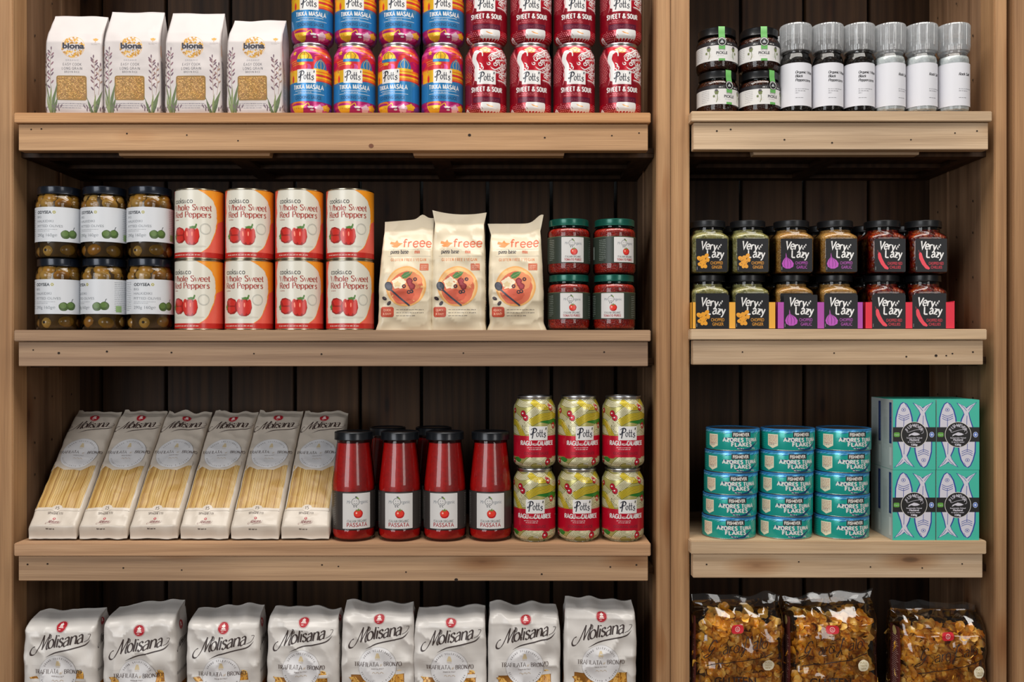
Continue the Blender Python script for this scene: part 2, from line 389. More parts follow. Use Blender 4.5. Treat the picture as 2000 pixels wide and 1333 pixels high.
    def micro(s, x0, y0, wd, rows, dy, m, z=1, h=0.5, align='l', seed=0):
        rg = random.Random(seed+rows*7)
        for r in range(rows):
            W = wd*(1 if r < rows-1 else 0.7); x = x0 if align == 'l' else x0+(wd-W)/2; e = x+W
            while x < e-0.6:
                l = min(rg.uniform(1.6, 5.0)*max(1, h*.8), e-x); q = x+l
                while x < q-.1:
                    lw = min(h*rg.uniform(.5, .8), q-x); up = rg.choice([0, 0, 0, .3*h]); s.rect(x, y0-r*dy, x+lw, y0-r*dy+h*.8+up, m, z); x += lw+h*.28
                x += h*.55+.2
    def build(s, name, F, parent, xs, ys, eps=0.1, label=None, clip=None):
        bm = bmesh.new(); vv = [bm.verts.new(v) for v in s.V]
        for f, i in zip(s.F, s.MI):
            try: fc = bm.faces.new([vv[j] for j in f]); fc.material_index = i
            except ValueError: pass
        for no, vals in (((1, 0, 0), xs), ((0, 1, 0), ys)):
            for c in vals:
                bmesh.ops.bisect_plane(bm, geom=bm.verts[:]+bm.edges[:]+bm.faces[:], dist=1e-4, plane_co=(c*no[0], c*no[1], 0), plane_no=no)
        if clip:
            for co, no in (((clip[0], 0, 0), (-1, 0, 0)), ((clip[2], 0, 0), (1, 0, 0)), ((0, clip[1], 0), (0, -1, 0)), ((0, clip[3], 0), (0, 1, 0))):
                bmesh.ops.bisect_plane(bm, geom=bm.verts[:]+bm.edges[:]+bm.faces[:], dist=1e-4, plane_co=co, plane_no=no, clear_outer=True)
        d = 0.3; nor = {}
        for v in bm.verts:
            u, q, z = v.co; P = Vector(F(u, q))
            a = Vector(F(u+d, q))-Vector(F(u-d, q)); b = Vector(F(u, q+d))-Vector(F(u, q-d))
            n = a.cross(b)
            n = n.normalized() if n.length > 1e-9 else Vector((0, -1, 0))
            v.co = (P+n*z*eps)/1000; nor[v] = n
        bm.normal_update()
        for f in bm.faces:
            f.smooth = True
            if f.normal.dot(nor[f.verts[0]]) < 0: f.normal_flip()
        bm.verts.index_update(); N = [nor[v][:] for v in bm.verts]
        me = bpy.data.meshes.new(name); bm.to_mesh(me); bm.free()
        for m in s.mats: me.materials.append(m)
        me.normals_split_custom_set_from_vertices(N)
        return link(name, me, parent, label)
def rng(a, b, st):
    n = max(1, round((b-a)/st)); return [a+(b-a)*k/n for k in range(n+1)]
def interp(tab, v):
    if v <= tab[0][0]: return tab[0][1]
    for (a, ra), (b, rb) in zip(tab, tab[1:]):
        if v <= b: return ra+(rb-ra)*(v-a)/(b-a)
    return tab[-1][1]
def cylF(R, tab=None):
    if tab is None: return lambda u, v: (R*sin(u/R), -R*cos(u/R), v)
    def F(u, v): r = interp(tab, v); return (r*sin(u/R), -r*cos(u/R), v)
    return F
def rring(s, hw, hd, r):
    """point on a rounded rectangle at arc length s from the middle of the front side"""
    sg = 1 if s >= 0 else -1; s = abs(s); a = hw-r; q = pi/2*r; b = 2*(hd-r)
    if s <= a: return (sg*s, -hd)
    s -= a
    if s <= q: t = s/r; return (sg*(a+r*sin(t)), -hd+r-r*cos(t))
    s -= q
    if s <= b: return (sg*hw, -hd+r+s)
    s -= b
    if s <= q: t = s/r; return (sg*(a+r*cos(t)), hd-r+r*sin(t))
    s -= q
    return (sg*(a-s), hd)
def rlen(hw, hd, r): return 4*(hw-r)+4*(hd-r)+2*pi*r
def bagF(W, D, r, wtab, dtab, ytab=((0, 0),), gus=((0, 0),), bulge=((0, 0),), amp=1.0, fr=0.035, seed=0, ztop=None, xtab=((0, 0),), crease=0.0):
    hw, hd = W/2, D/2
    def F(u, v):
        x0, y0 = rring(u, hw, hd, r)
        k = interp(wtab, v); kd = interp(dtab, v); x = x0*k; y = y0*kd
        g = interp(gus, v)
        if g and abs(x0) > hw*0.9: x -= math.copysign(g*(1-abs(y0)/hd), x0)
        fx = max(0, 1-(x0/hw)**2)
        y += (-1 if y0 < 0 else 1)*interp(bulge, v)*fx*(abs(y0)/hd)
        n1 = noise.noise(Vector((x0*fr+seed, v*fr, y0*fr)))
        n2 = noise.noise(Vector((x0*fr*2.3+9+seed, v*fr*2.3, y0*fr*2+3)))
        n3 = (1-abs(noise.noise(Vector((x0*fr*1.3+v*fr*.7+31+seed, v*fr*1.2-x0*fr*.5, y0*fr*2)))*2.4))
        am = amp*min(1, v/15+0.1)*min(1, kd*2.5+0.25)
        d = am*(n1*2.2+n2*0.9+crease*n3)
        y += d*(-1 if y0 < 0 else 1)*(abs(y0)/hd)
        x += 0.6*am*n2*(x0/hw)
        y += interp(ytab, v); x += interp(xtab, v)
        z = v+(ztop(x0, v) if ztop else 0)
        return (x, y, z)
    return F

# ---------------------------------------------------------------- shelving
YP = 0.020       # front of the posts
YB = 0.262       # front of the back planks
XL0, XL1 = PX(25, YP), PX(1282, YP)
XR0, XR1 = PX(1347, YP), PX(1942, YP)
LEFT_SHELVES = [(-420, -398, -352), (220, 240, 293), (645, 667, 716), (1062, 1087, 1137), (1484, 1506, 1558)]
RIGHT_SHELVES = [(-420, -398, -352), (217, 237, 291), (643, 664, 713), (1057, 1083, 1131), (1476, 1500, 1550)]
W_KNOT = M('#6b3f26', .7, name='dark_knot')
def shelving(name, x0, x1, pl0, pl1, pr0, pr1, shelves, sx0, sx1, gaps, nails, seed, tones):
    """x0,x1 inner faces; pl/pr post outer/inner limits; shelves = rows of (top, lip bottom, fascia bottom) read at the front edge"""
    u = thing(name, ((x0+x1)/2, 0, 0)); ox = u.location.x
    topz = PZ(shelves[0][0])+0.12
    for a, b in ((pl0, x0), (x1, pr1)):
        if b-a < 1e-4: continue
        bm = bmesh.new(); bm_box(bm, a-ox, b-ox, YP, YP+0.044, 0, topz); finish(bm, 'post', [W_POST], u, bevel=0.0015)
    for sgn, xi in ((-1, x0), (1, x1)):
        bm = bmesh.new(); y = YP+0.0445
        for k, wd in enumerate((0.058, 0.052, 0.070, 0.06)):
            y1 = min(y+wd, YB-0.001)
            t = xi+sgn*(0.001+0.0015*(k % 2))
            bm_box(bm, min(t, t+sgn*0.018)-ox, max(t, t+sgn*0.018)-ox, y, y1, 0, topz); y = y1+0.0035
            if y > YB-0.012: break
        sp_ = finish(bm, 'side_panel', [W_SIDE], u, bevel=0.0008)
        bm = bmesh.new()
        for yy in (0.088, 0.145, 0.215):
            for zz in range(14):
                q = PZ(-60)-zz*0.066-0.007*(zz % 3); rr = 0.0016
                bm.faces.new([bm.verts.new((xi-sgn*0.0004-ox, yy+rr*cos(k*pi/3), q+1.4*rr*sin(k*pi/3))) for k in range(6)])
        finish(bm, 'nails', [W_HOLE], sp_)['kind'] = 'stuff'
    bm = bmesh.new(); g = [x0-0.019]+gaps+[x1+0.019]
    for i, (a, b) in enumerate(zip(g, g[1:])):
        bm_box(bm, a+0.0032-ox, b-0.0032-ox, YB+0.0006*(i % 3), YB+0.018, 0, topz)
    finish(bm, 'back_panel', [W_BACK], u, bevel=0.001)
    for i, (t, l, f) in enumerate(shelves):
        zt, zl, zf = PZ(t), PZ(l), PZ(f)
        a, b = PX(sx0[i]), PX(sx1[i])
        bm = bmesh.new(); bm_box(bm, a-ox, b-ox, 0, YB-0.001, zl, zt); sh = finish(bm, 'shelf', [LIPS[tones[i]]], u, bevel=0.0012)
        bm = bmesh.new(); fa, fb = a+0.0045, b-0.0035
        bm_box(bm, fa-ox, fb-ox, 0.005, 0.024, zf, zl-0.0008)
        bmesh.ops.bevel(bm, geom=bm.edges[:], offset=0.001, segments=1, affect='EDGES')
        rg = random.Random(seed*10+i)
        pts = nails.get(i) or [(rg.uniform(sx0[i]+20, sx1[i]-20), rg.uniform(l+12, f-8), 1.0) for _ in range(6)]
        for (nx, ny, nr) in pts:
            cx, cz_ = PX(nx, 0.005)-ox, PZ(ny, 0.005); r = 0.0011*nr
            vs = [bm.verts.new((cx+r*cos(k*pi/4)*1.2, 0.0046, cz_+r*sin(k*pi/4))) for k in range(8)]
            bm.faces.new(vs).material_index = 1 if nr < 2.5 else 2
        bmesh.ops.recalc_face_normals(bm, faces=bm.faces)
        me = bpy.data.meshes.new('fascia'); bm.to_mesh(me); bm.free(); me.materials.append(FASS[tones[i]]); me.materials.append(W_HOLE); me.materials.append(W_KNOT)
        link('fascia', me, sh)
        # support battens under the shelf
        wdt = b-a
        for p0, p1 in ((0.145, 0.405), (0.615, 0.875)) if wdt > 0.7 else ((0.20, 0.80),):
            if i > 1: break
            bm = bmesh.new(); bx0, bx1 = a+wdt*p0-ox, a+wdt*p1-ox
            bm_box(bm, bx0, bx1, 0.0245, 0.043, zf-0.004, zl-0.001)
            for v in bm.verts:
                if v.co.z < zf: v.co.x += 0.010 if v.co.x < (bx0+bx1)/2 else -0.010
            finish(bm, 'batten', [FASS[tones[i]]], sh)
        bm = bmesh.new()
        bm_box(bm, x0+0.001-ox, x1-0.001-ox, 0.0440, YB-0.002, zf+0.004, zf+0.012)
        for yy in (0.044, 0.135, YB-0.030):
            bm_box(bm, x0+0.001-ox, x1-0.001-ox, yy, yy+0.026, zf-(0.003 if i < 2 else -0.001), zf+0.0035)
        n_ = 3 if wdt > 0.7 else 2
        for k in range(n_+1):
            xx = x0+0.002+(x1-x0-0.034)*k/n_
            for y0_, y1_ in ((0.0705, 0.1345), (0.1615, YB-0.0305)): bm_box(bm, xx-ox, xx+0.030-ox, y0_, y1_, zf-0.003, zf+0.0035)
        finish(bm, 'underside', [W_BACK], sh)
    return u
def gp(pxs): return [PX(p, YB) for p in pxs]
HL = {1: [(61, 253, 1), (81, 252, 1.1), (248, 261, 1.1), (365, 264, 1), (917, 264, 1.9), (1064, 269, 1.2), (1195, 265, 1), (1248, 260, 1), (465, 275, 1), (725, 285, 3.0)],
      2: [(65, 684, 1), (115, 690, 1.6), (209, 687, 1.4), (335, 689, 1.2), (496, 691, 1), (628, 692, 1.2), (724, 656, .01), (905, 690, 1), (1180, 688, 1.1)],
      3: [(54, 1103, 1.2), (93, 1102, 1.2), (241, 1110, 1.1), (355, 1114, 1), (629, 1104, 1.1), (661, 1107, 1), (793, 1118, 1), (891, 1133, 2.2), (1058, 1122, 1.2), (1192, 1108, 1.1), (1243, 1104, 1.2)]}
HR = {1: [(1400, 256, 1.2), (1427, 253, 1.2), (1532, 273, 1.2), (1625, 279, 1.2), (1779, 273, 1), (1865, 260, 1), (1908, 256, 1.1)],
      2: [(1629, 690, 1), (1770, 697, 1.2), (1828, 695, 1.8), (1848, 695, 1.1), (1860, 691, 1.1), (1900, 688, 1.2), (1450, 688, 1)],
      3: [(1380, 1103, 1.1), (1560, 1098, 1), (1700, 1108, 1), (1801, 1110, 1), (1879, 1102, 1)]}
U1 = shelving('shelving_unit', XL0, XL1, XL0-0.030, XL0, XL1, PX(1309.5, YP), LEFT_SHELVES, [27]*5, [1271]*5,
              gp([197, 324, 450, 576, 703, 823, 952, 1077, 1203]), HL, 1, ['warm', 'warm', 'grey', 'sand', 'warm'])
tag(U1, 'wide wooden shelving unit on the left holding four rows of groceries', 'shelving unit', 'wooden shelving units')
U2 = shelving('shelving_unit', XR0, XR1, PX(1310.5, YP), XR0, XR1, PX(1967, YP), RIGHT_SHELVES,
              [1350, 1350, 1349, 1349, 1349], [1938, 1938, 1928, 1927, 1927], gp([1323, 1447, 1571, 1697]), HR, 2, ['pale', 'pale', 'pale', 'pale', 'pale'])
tag(U2, 'narrow wooden shelving unit on the right with tuna tins and glass grinders', 'shelving unit', 'wooden shelving units')
U3 = thing('shelving_unit', (PX(1990, YP), 0, 0))
bm = bmesh.new(); bm_box(bm, PX(1977.5, YP)-U3.location.x, PX(2012, YP)-U3.location.x, YP-0.002, YP+0.044, 0, 2.45); finish(bm, 'post', [W_POST], U3, bevel=0.0015)
bm = bmesh.new(); bm_box(bm, PX(1970, YP)-U3.location.x, PX(1988, YP)-U3.location.x, YP+0.0445, YB, 0, 2.45); finish(bm, 'side_panel', [W_SIDE], U3)
tag(U3, 'edge post of a further shelving unit cut by the right border', 'shelving unit', 'wooden shelving units')
# the room
bm = bmesh.new(); bm_box(bm, -3.5, 3.5, YB+0.055, YB+0.10, 0, 3.3)
o = finish(bm, 'wall_back', [M('#8d949b', 0.9, name='grey_plaster')]); o['kind'] = 'structure'
bm = bmesh.new(); bm_box(bm, -3.5, 3.5, -4.5, YB+0.10, -0.05, 0)
o = finish(bm, 'floor', [wood('floor_boards', 'Y', '#a58a6c', '#8d7458', '#6d573f', 9.0, False)]); o['kind'] = 'structure'

ROWS_L = [PZ(r[0]) for r in LEFT_SHELVES]; ROWS_R = [PZ(r[0]) for r in RIGHT_SHELVES]
def put(o, px, Y, z, rz=0.0, face=False):
    """stand a thing so that its axis is seen at column px"""
    x = PX(px, Y); o.location = (x, Y, z); o.rotation_euler = (0, 0, rz); return o

# ---------------------------------------------------------------- printed drinks-style cans
CAN_H = 113.0
CAN_TAB = [(0, 24.5), (2, 25.5), (4.5, 30), (8, 32.4), (11, 33), (92, 33), (97, 32.3), (102, 30), (106, 27.8), (108, 27.2), (109, 27.0), (113, 27)]
def PM(h, r=0.28, me=0.35, coat=0.35): return M(h, r, me, coat)
ALU = M('#c4c4c6', 0.28, 1.0, name='bare_aluminium')
WHITE = M('#d2d0ce', 0.5, name='white_paper'); INK = M('#24242a', 0.5, name='black_ink')
CWHITE = PM('#dedcda', 0.3, 0.05, 0.3); CINK = PM('#1f2230', 0.35, 0)
def can_end(parent):
    lathe('rim', [(0, 1.5), (22, 1.5), (24.3, 0.0), (24.8, 0.3), (24.6, 2.1), (24.2, 2.1), (21, 4.0), (0, 4.0)], ALU, parent, 40)
    # upper end with its rolled rim
    lathe('top_rim', [(27.0, 107.6), (27.1, 109.4), (27.7, 110.0), (28.0, 111.6), (27.6, 112.9), (26.6, 113.0), (26.0, 112.0), (25.2, 108.9), (0, 108.9), (0, 107.4)], ALU, parent, 40)
XS33 = rng(-52*2, 52*2, 3.3)
def potts(a, x, y, k=1.0):
    """handwritten name on its white square"""
    a.rect(x-15*k, y-11*k, x+15*k, y+10.5*k, CWHITE, 3)
    a.st('Q', x-5.9*k, y-5.5*k, 12.5*k, CINK, 4, wd=0.17, thin=0.07, sx=0.95, phi=40)
    a.st('o', x-1.7*k, y-5.2*k, 9*k, CINK, 4, wd=0.15, thin=0.06, sx=0.75, phi=40)
    a.st('$$', x+4.1*k, y-5.6*k, 9.4*k, CINK, 4, wd=0.15, thin=0.06, sx=0.9, sp=-0.02, phi=40)
    a.st('s', x+9.9*k, y-6.4*k, 9.5*k, CINK, 4, wd=0.16, thin=0.06, sx=0.9, phi=40)
    a.line([(x+12.4*k, y+8.6*k), (x+12.0*k, y+5.0*k)], 1.7*k, CINK, 4)
def dome(a, cx, cy, rx, ry, m, rib, z, onion=True):
    p = []
    for k in range(19):
        t = pi*k/18; x, y = cos(t), sin(t)
        if onion and abs(x) < 0.25: y += 0.16*(1-abs(x)/0.25)
        p.append((cx+rx*x, cy+ry*y))
    a.poly(p, m, z)
    for q in (-0.55, 0, 0.55):
        a.line([(cx+rx*q*0.75, cy), (cx+rx*q*1.05, cy+ry*0.45), (cx+rx*q*0.62, cy+ry*0.82), (cx+rx*q*.1, cy+ry*0.98)], 0.7, rib, z+0.5, sm=True)
def can_tikka():
    r = thing('sauce_can'); a = Art()
    mag, red, ora, yel, blu, dkb, pnk = PM('#b4206e'), PM('#d8343c'), PM('#ef7a2a'), PM('#f2bd2c'), PM('#2f7fb8'), PM('#1c4f8a'), PM('#d9559b')
    a.rect(-104, 0, 104, 107.8, mag, 0)
    for off in (-103.7, 0, 103.7):
        if off: continue
        # evening sky
        rg = random.Random(3)
        for (x, y, w_, h_, c) in [(20, 101, 26, 5, red), (34, 88, 22, 8, red), (-30, 84, 16, 4, red), (0, 76, 46, 9, red), (-34, 96, 12, 3, pnk), (30, 97, 22, 2.2, ora), (38, 92, 16, 2, pnk),
                                  (-16, 104, 14, 1.4, pnk), (12, 106, 14, 1.2, ora), (42, 78, 12, 6, mag), (-40, 78, 10, 5, mag)]:
            a.ell(x, y, w_, h_, c, 1, rot=rg.uniform(-12, 12), n=22)
        for x, y, l in [(-30, 82, 22), (-28, 79, 24), (-26, 76, 20), (12, 93, 24), (16, 90, 26), (24, 102, 18)]:
            a.line([(x, y), (x+l/2, y+1.6), (x+l, y+1.2)], 0.7, ora if x > 0 else yel, 1.6, sm=True)
        dome(a, -4, 85.5, 12.5, 11.5, yel, CINK, 2); a.rrect(-17, 81.5, 10, 86, 1.8, blu, 2.2)
        a.ell(-22, 96, 3, 3, yel, 2, wob=0.3); a.ell(-8, 78.5, 5, 2.2, yel, 2, wob=0.2); a.ell(33, 93, 1.6, 1.6, CWHITE, 2)
        a.ell(2, 73, 5, 5, pnk, 2); a.ell(-2, 74, 3.4, 4.4, red, 2.2)
        dome(a, 22, 71, 11, 14.5, blu, yel, 2.4); a.rect(10, 67.5, 37, 71.5, yel, 2.5)
        for k, c in enumerate((ora, yel, red, yel, ora, red)): a.rect(14, 66-k*3.2, 52, 69-k*3.2, c, 2)
        a.rect(-40, 50, -12, 69, yel, 2.2); a.rect(-44, 66, -26, 71, ora, 2.1)
        a.ell(-25, 56, 2.6, 6, ora, 2.5); a.ell(-25, 55, 1.8, 5, red, 2.6)
        a.rect(-60, 48, 60, 52, ora, 1.8)
    a.rect(-104, 20, 104, 50.5, blu, 2); 
    a.ell(-38, 50, 14, 2.6, blu, 2.1); a.ell(30, 50, 20, 1.8, blu, 2.1)
    a.bold("TIKKA MASALA", 1.5, 39.2, 6.4, CWHITE, 3, width=50)
    a.rect(-20, 36.2, 22, 36.8, CWHITE, 3); a.micro(-15, 33.4, 32, 1, 1, CWHITE, 3, 0.9, seed=1); a.rect(-24, 31.4, 28, 31.9, CWHITE, 3)
    a.sans("COOKING SAUCE", 1, 23.6, 5.0, PM('#173a66', 0.4, 0), 3, bold=0.02, width=43)
    # pot and steam near the foot
    a.ell(-16, 16.5, 13, 4.5, ora, 1.4); a.ell(-16, 15, 11, 2.6, mag, 1.6)
    a.poly([(-28, 14), (-4, 14), (-7, 4), (-13, 1.5), (-20, 1.5), (-25, 5)], yel, 2)
    for k in range(4): a.ell(-23+k*4.6, 9.5, 0.8, 1.2, ora, 2.3)
    a.line([(-4, 13), (2, 17), (4, 12)], 1.2, yel, 2, sm=True)
    a.ell(24, 10, 13, 8, pnk, 1.3, wob=0.1); a.ell(20, 9, 7, 6, PM('#efc9d8'), 1.6, wob=0.15); a.ell(33, 12, 8, 5, yel, 1.7, wob=0.15); a.ell(6, 11, 5, 1.6, CWHITE, 1.8, wob=0.1); a.ell(8, 7, 3, 1.2, CWHITE, 1.8)
    a.ell(-45, 9, 8, 6, PM('#7a3a8c'), 1.4); a.ell(50, 8, 10, 8, PM('#8a4a9c'), 1.4)
    potts(a, -1, 59.5)
    a.build('can_body', cylF(33, CAN_TAB), r, XS33, [2, 4.5, 8, 11, 92, 94.5, 97, 99.5, 102, 104, 106], 0.06, clip=(-104, 0.2, 104, 107.8))
    can_end(r); return r
def spiral(a, x, y, r0, turns, dirn, wd, m, z, rot=0):
    pts = [(x+r0*(1-t)*cos(rot+dirn*turns*2*pi*t), y+r0*(1-t)*sin(rot+dirn*turns*2*pi*t)) for t in [k/16 for k in range(15)]]
    a.line(pts, wd, m, z, taper=3)
def can_sweet():
    r = thing('sauce_can'); a = Art()
    dk, red, wh, pk, gold, pur = PM('#8e0f22', 0.25, 0.4), PM('#bb1228', 0.25, 0.4), CWHITE, PM('#e58c92'), PM('#f0a45a'), PM('#5e1430')
    a.rect(-104, 0, 104, 107.8, red, 0)
    def scales(cx, cy, rx, ry, z, sp=3.2, n=1):
        y = cy-ry
        row = 0
        while y < cy+ry:
            x = cx-rx+(row % 2)*sp/2
            while x < cx+rx:
                if ((x-cx)/rx)**2+((y-cy)/ry)**2 < 1: a.ell(x, y, 0.85, 0.75, pk, z, n=6)
                x += sp
            y += sp*0.8; row += 1
    # coiling body with scales
    a.ell(-36, 74, 17, 34, dk, 1); scales(-37, 74, 14, 31, 1.5)
    a.line([(-22, 46), (-19, 62), (-24, 84), (-34, 100)], 1.3, pk, 2, sm=True)
    a.ell(50, 60, 14, 40, dk, 1); scales(51, 70, 11, 36, 1.5)
    # pale belly and claw
    a.line([(-14, 50), (-17, 62), (-15, 74), (-20, 86), (-17, 97)], 7.5, wh, 2, sm=True); a.ell(-16, 97, 5, 3.4, wh, 2)
    a.line([(-13, 98), (-7, 96), (-6, 90)], 1.8, wh, 2, sm=True)
    for x, y in [(-11, 80), (-9, 76), (-12, 72)]: a.line([(x, y), (x+4, y-3), (x+3, y-8)], 1.5, wh, 2, sm=True, taper=3)
    # cloud blossom
    a.ell(-2, 100, 9, 5, gold, 1.6, wob=0.12); a.ell(-2, 100, 5, 3, red, 1.8, wob=0.2); a.ell(-2, 100, 3, 1.8, gold, 2, wob=0.2)
    # mane and head : white flame curls
    rg = random.Random(5)
    for (x, y, rr, tn, d, rt) in [(8, 86, 4.6, 1.3, 1, 2), (15, 91, 5, 1.4, 1, 1), (22, 98, 5, 1.2, -1, 3), (4, 79, 3.4, 1.3, 1, 2.5), (14, 79, 4.6, 1.3, -1, 1), (30, 90, 5.5, 1.3, -1, .5), (37, 98, 4.5, 1.2, 1, 3),
                                   (26, 80, 4.6, 1.2, 1, 2), (36, 80, 4, 1.3, -1, 1), (22, 71, 4, 1.2, 1, 3), (31, 69, 4.4, 1.3, 1, .5), (40, 70, 4, 1.2, -1, 2), (33, 58, 4.5, 1.2, -1, 1), (24, 60, 4, 1.3, 1, 0), (40, 58, 3, 1.2, 1, 0), (44, 88, 4, 1.2, 1, 1)]:
        spiral(a, x, y, rr, tn, d, 1.35, wh, 2.2, rt)
    for pts in ([(6, 74), (14, 70), (24, 75), (34, 74), (42, 80)], [(2, 88), (8, 94), (16, 97), (28, 103), (40, 104)], [(10, 66), (20, 66), (30, 64), (44, 66)],
                [(12, 102), (20, 104), (30, 98), (40, 94)], [(18, 86), (26, 86), (36, 88), (46, 80)], [(18, 54), (30, 53), (44, 50)]):
        a.line(pts, 1.6, wh, 2.1, sm=True, taper=3); a.line([(x+1, y-2) for x, y in pts], 0.6, pk, 2, sm=True)
    for (x, y, rr, tn, d, rt) in [(11, 90, 3.4, 1.2, 1, 2), (20, 94, 3.6, 1.3, 1, 1), (31, 96, 3.4, 1.2, -1, 3), (18, 82, 3.2, 1.3, -1, 1), (32, 80, 3.6, 1.3, -1, .5), (40, 88, 3.2, 1.2, 1, 3), (28, 70, 3, 1.2, 1, 2), (38, 66, 3, 1.3, -1, 1), (28, 60, 3, 1.2, -1, 1), (37, 56, 3, 1.2, 1, 0)]:
        a.ell(x, y, rr*1.5, rr*1.15, wh, 2.25, rot=rt*40, wob=.16); spiral(a, x, y, rr, tn, d, 1.0, red, 2.5, rt)
    a.ell(24, 92, 2.2, 1.6, wh, 2.6); a.ell(24, 92, 1, 0.9, dk, 2.8); a.ell(33, 85, 5.5, 3, PM('#c9242f'), 2.6, rot=20); a.ell(31, 57, 3, 2.4, PM('#d0303a'), 2.5)
    # lettering band
    a.rect(-104, 18.5, 104, 47, dk, 2.4); a.ell(24, 48, 34, 4, dk, 2.3, rot=-7); a.ell(-34, 48, 20, 4, dk, 2.3, rot=7)
    a.bold("SWEET & SOUR", 1, 35.5, 6.6, CWHITE, 3.2, width=52, wd=.26, serif=.12)
    a.micro(-16, 31.8, 34, 1, 1, pk, 3.2, 0.9, seed=2); a.micro(-20, 29.2, 42, 1, 1, pk, 3.2, 0.9, seed=3)
    a.rect(-22, 18, 24, 26.8, pur, 2.6); a.sans("COOKING SAUCE", 1, 20.4, 4.0, PM('#7b2a3c', 0.4, 0.2), 3.2, bold=0.02, width=40)
    # foot : scales, pale belly
    a.ell(-24, 2, 20, 17, dk, 2.5); scales(-26, 2, 18, 15, 2.8, 3.4); a.line([(-16, 1), (-10, 8), (-12, 16)], 1, pk, 3, sm=True)
    a.rrect(-9, 2.5, 24, 18.6, 3, wh, 2.9); a.line([(0, 15), (6, 12.5), (11, 12)], 1.6, gold, 3.3, sm=True, taper=3)
    for k in range(6): a.ell(-8+k*5.6, 3, 2.6, 2, red, 3.0, rot=40)
    scales(36, 8, 11, 10, 2.8, 3.4); a.ell(-38, 4, 5, 7, wh, 3, rot=-30); a.ell(-38, 4, 2, 3.6, pk, 3.2, rot=-30)
    potts(a, 0, 57.5)
    a.build('can_body', cylF(33, CAN_TAB), r, XS33, [2, 4.5, 8, 11, 92, 94.5, 97, 99.5, 102, 104, 106], 0.06, clip=(-104, 0.2, 104, 107.8))
    can_end(r); return r
def can_ragu():
    r = thing('sauce_can'); a = Art()
    gr, red, cr, ye, ol, dk = PM('#2f7d2c'), PM('#c00f2c'), PM('#ece4bd'), PM('#e0c52c'), PM('#aca560'), PM('#626030')
    a.rect(-104, 0, 104, 107.8, ol, 0)
    def bundle(pts, n, sp, m, z, wd=1.2):
        base = _catmull(pts); full = n*sp
        a.line(base, full+0.6, dk, z, sm=False)
        for i in range(n):
            o = (i-(n-1)/2)*sp; q = []
            for j, p in enumerate(base):
                b0 = base[max(0, j-1)]; b1 = base[min(len(base)-1, j+1)]; l = hypot(b1[0]-b0[0], b1[1]-b0[1]) or 1
                q.append((p[0]-(b1[1]-b0[1])/l*o, p[1]+(b1[0]-b0[0])/l*o))
            a.line(q, wd, m, z+0.3)
    for off in (-103.7, 0):
        X = lambda L: [(x+off, y) for x, y in L]
        a.poly(X([(-24, 76), (-4, 92), (4, 92), (-6, 74)]), gr, 1); a.poly(X([(0, 74), (30, 78), (52, 74), (52, 66), (20, 70)]), gr, 1)
        bundle(X([(-52, 62), (-30, 58), (-8, 60), (20, 56), (52, 58)]), 6, 1.9, cr, 1.2)
        bundle(X([(-40, 104), (-20, 100), (0, 106), (20, 108)]), 5, 1.9, cr, 1.2)
        bundle(X([(-52, 88), (-34, 78), (-16, 66), (0, 54)]), 6, 1.9, cr, 1.5)
        bundle(X([(-30, 66), (-10, 84), (8, 98), (20, 108)]), 6, 1.9, cr, 1.7)
        bundle(X([(-52, 70), (-38, 72), (-28, 60), (-22, 50)]), 5, 1.8, ye, 1.8)
        bundle(X([(-8, 106), (6, 97), (22, 97), (38, 106)]), 5, 1.8, ye, 1.9)
        bundle(X([(-10, 72), (6, 80), (24, 82), (46, 86), (60, 84)]), 6, 1.9, ye, 2.0)
        bundle(X([(18, 104), (30, 94), (42, 90), (58, 98)]), 5, 1.9, cr, 2.1)
        bundle(X([(14, 60), (26, 66), (40, 60), (52, 62)]), 5, 1.9, cr, 2.1)
        bundle(X([(34, 52), (40, 60), (52, 70)]), 4, 1.9, cr, 2.0)
        # foot
        bundle(X([(-52, 14), (-34, 6), (-18, 2), (-10, 0)]), 5, 1.9, cr, 1.3)
        bundle(X([(-22, 1), (-8, 14), (8, 14), (20, 1)]), 6, 1.9, cr, 1.6)
        bundle(X([(0, 20), (24, 14), (52, 18)]), 5, 1.9, cr, 1.5)
        bundle(X([(26, 0), (38, 8), (52, 16)]), 5, 1.9, cr, 1.8)
        a.ell(-34+off, 14, 8, 4, gr, 1.4); a.ell(20+off, 6, 7, 4, gr, 1.75, rot=-40)
        for x, y, q in [(-22, 86, 4.6), (-17.5, 79.5, 4.6), (25, 95, 4.4), (22, 99, 2), (32, 67, 4.8), (19, 10.5, 5.2), (-42, 90, 4), (-44, 12, 4), (46, 40, 3)]:
            a.ell(x+off, y, q, q*1.12, M('#7c0c1c', 0.3, 0.3, 0.3), 2.6, n=16); a.ell(x+off-.4, y+.3, q*0.86, q*0.95, red, 2.8, n=16); a.ell(x+off-q*.2, y+q*.1, q*.34, q*.26, CWHITE, 3, n=8)
    a.rect(-104, 18.5, 104, 51.5, red, 3)
    for x in (-24, 22, 80, -84): a.ell(x, 18.5, 7, 2.4, red, 3, wob=.05)
    a.bold("RAGU", -17.2, 37.2, 6.4, CWHITE, 4, width=18.5, sp=.12); a.line([(-11.5, 45.6), (-9.6, 44.2)], 1.0, CWHITE, 4)
    a.sans("ALLA", -2.9, 37.2, 3.4, CWHITE, 4, bold=0.03, width=8.6); a.bold("CALABRESE", 16, 37.2, 6.4, CWHITE, 4, width=28.5, wd=.22, sp=.1)
    a.micro(-15, 33, 32, 1, 1, CWHITE, 4, 1.0, seed=5); a.micro(-12, 30.2, 27, 1, 1, CWHITE, 4, 1.0, seed=6)
    a.sans("COOKING SAUCE", 0, 22.6, 4.2, PM('#7d1024', 0.4, 0.1), 4, bold=0.02, width=40)
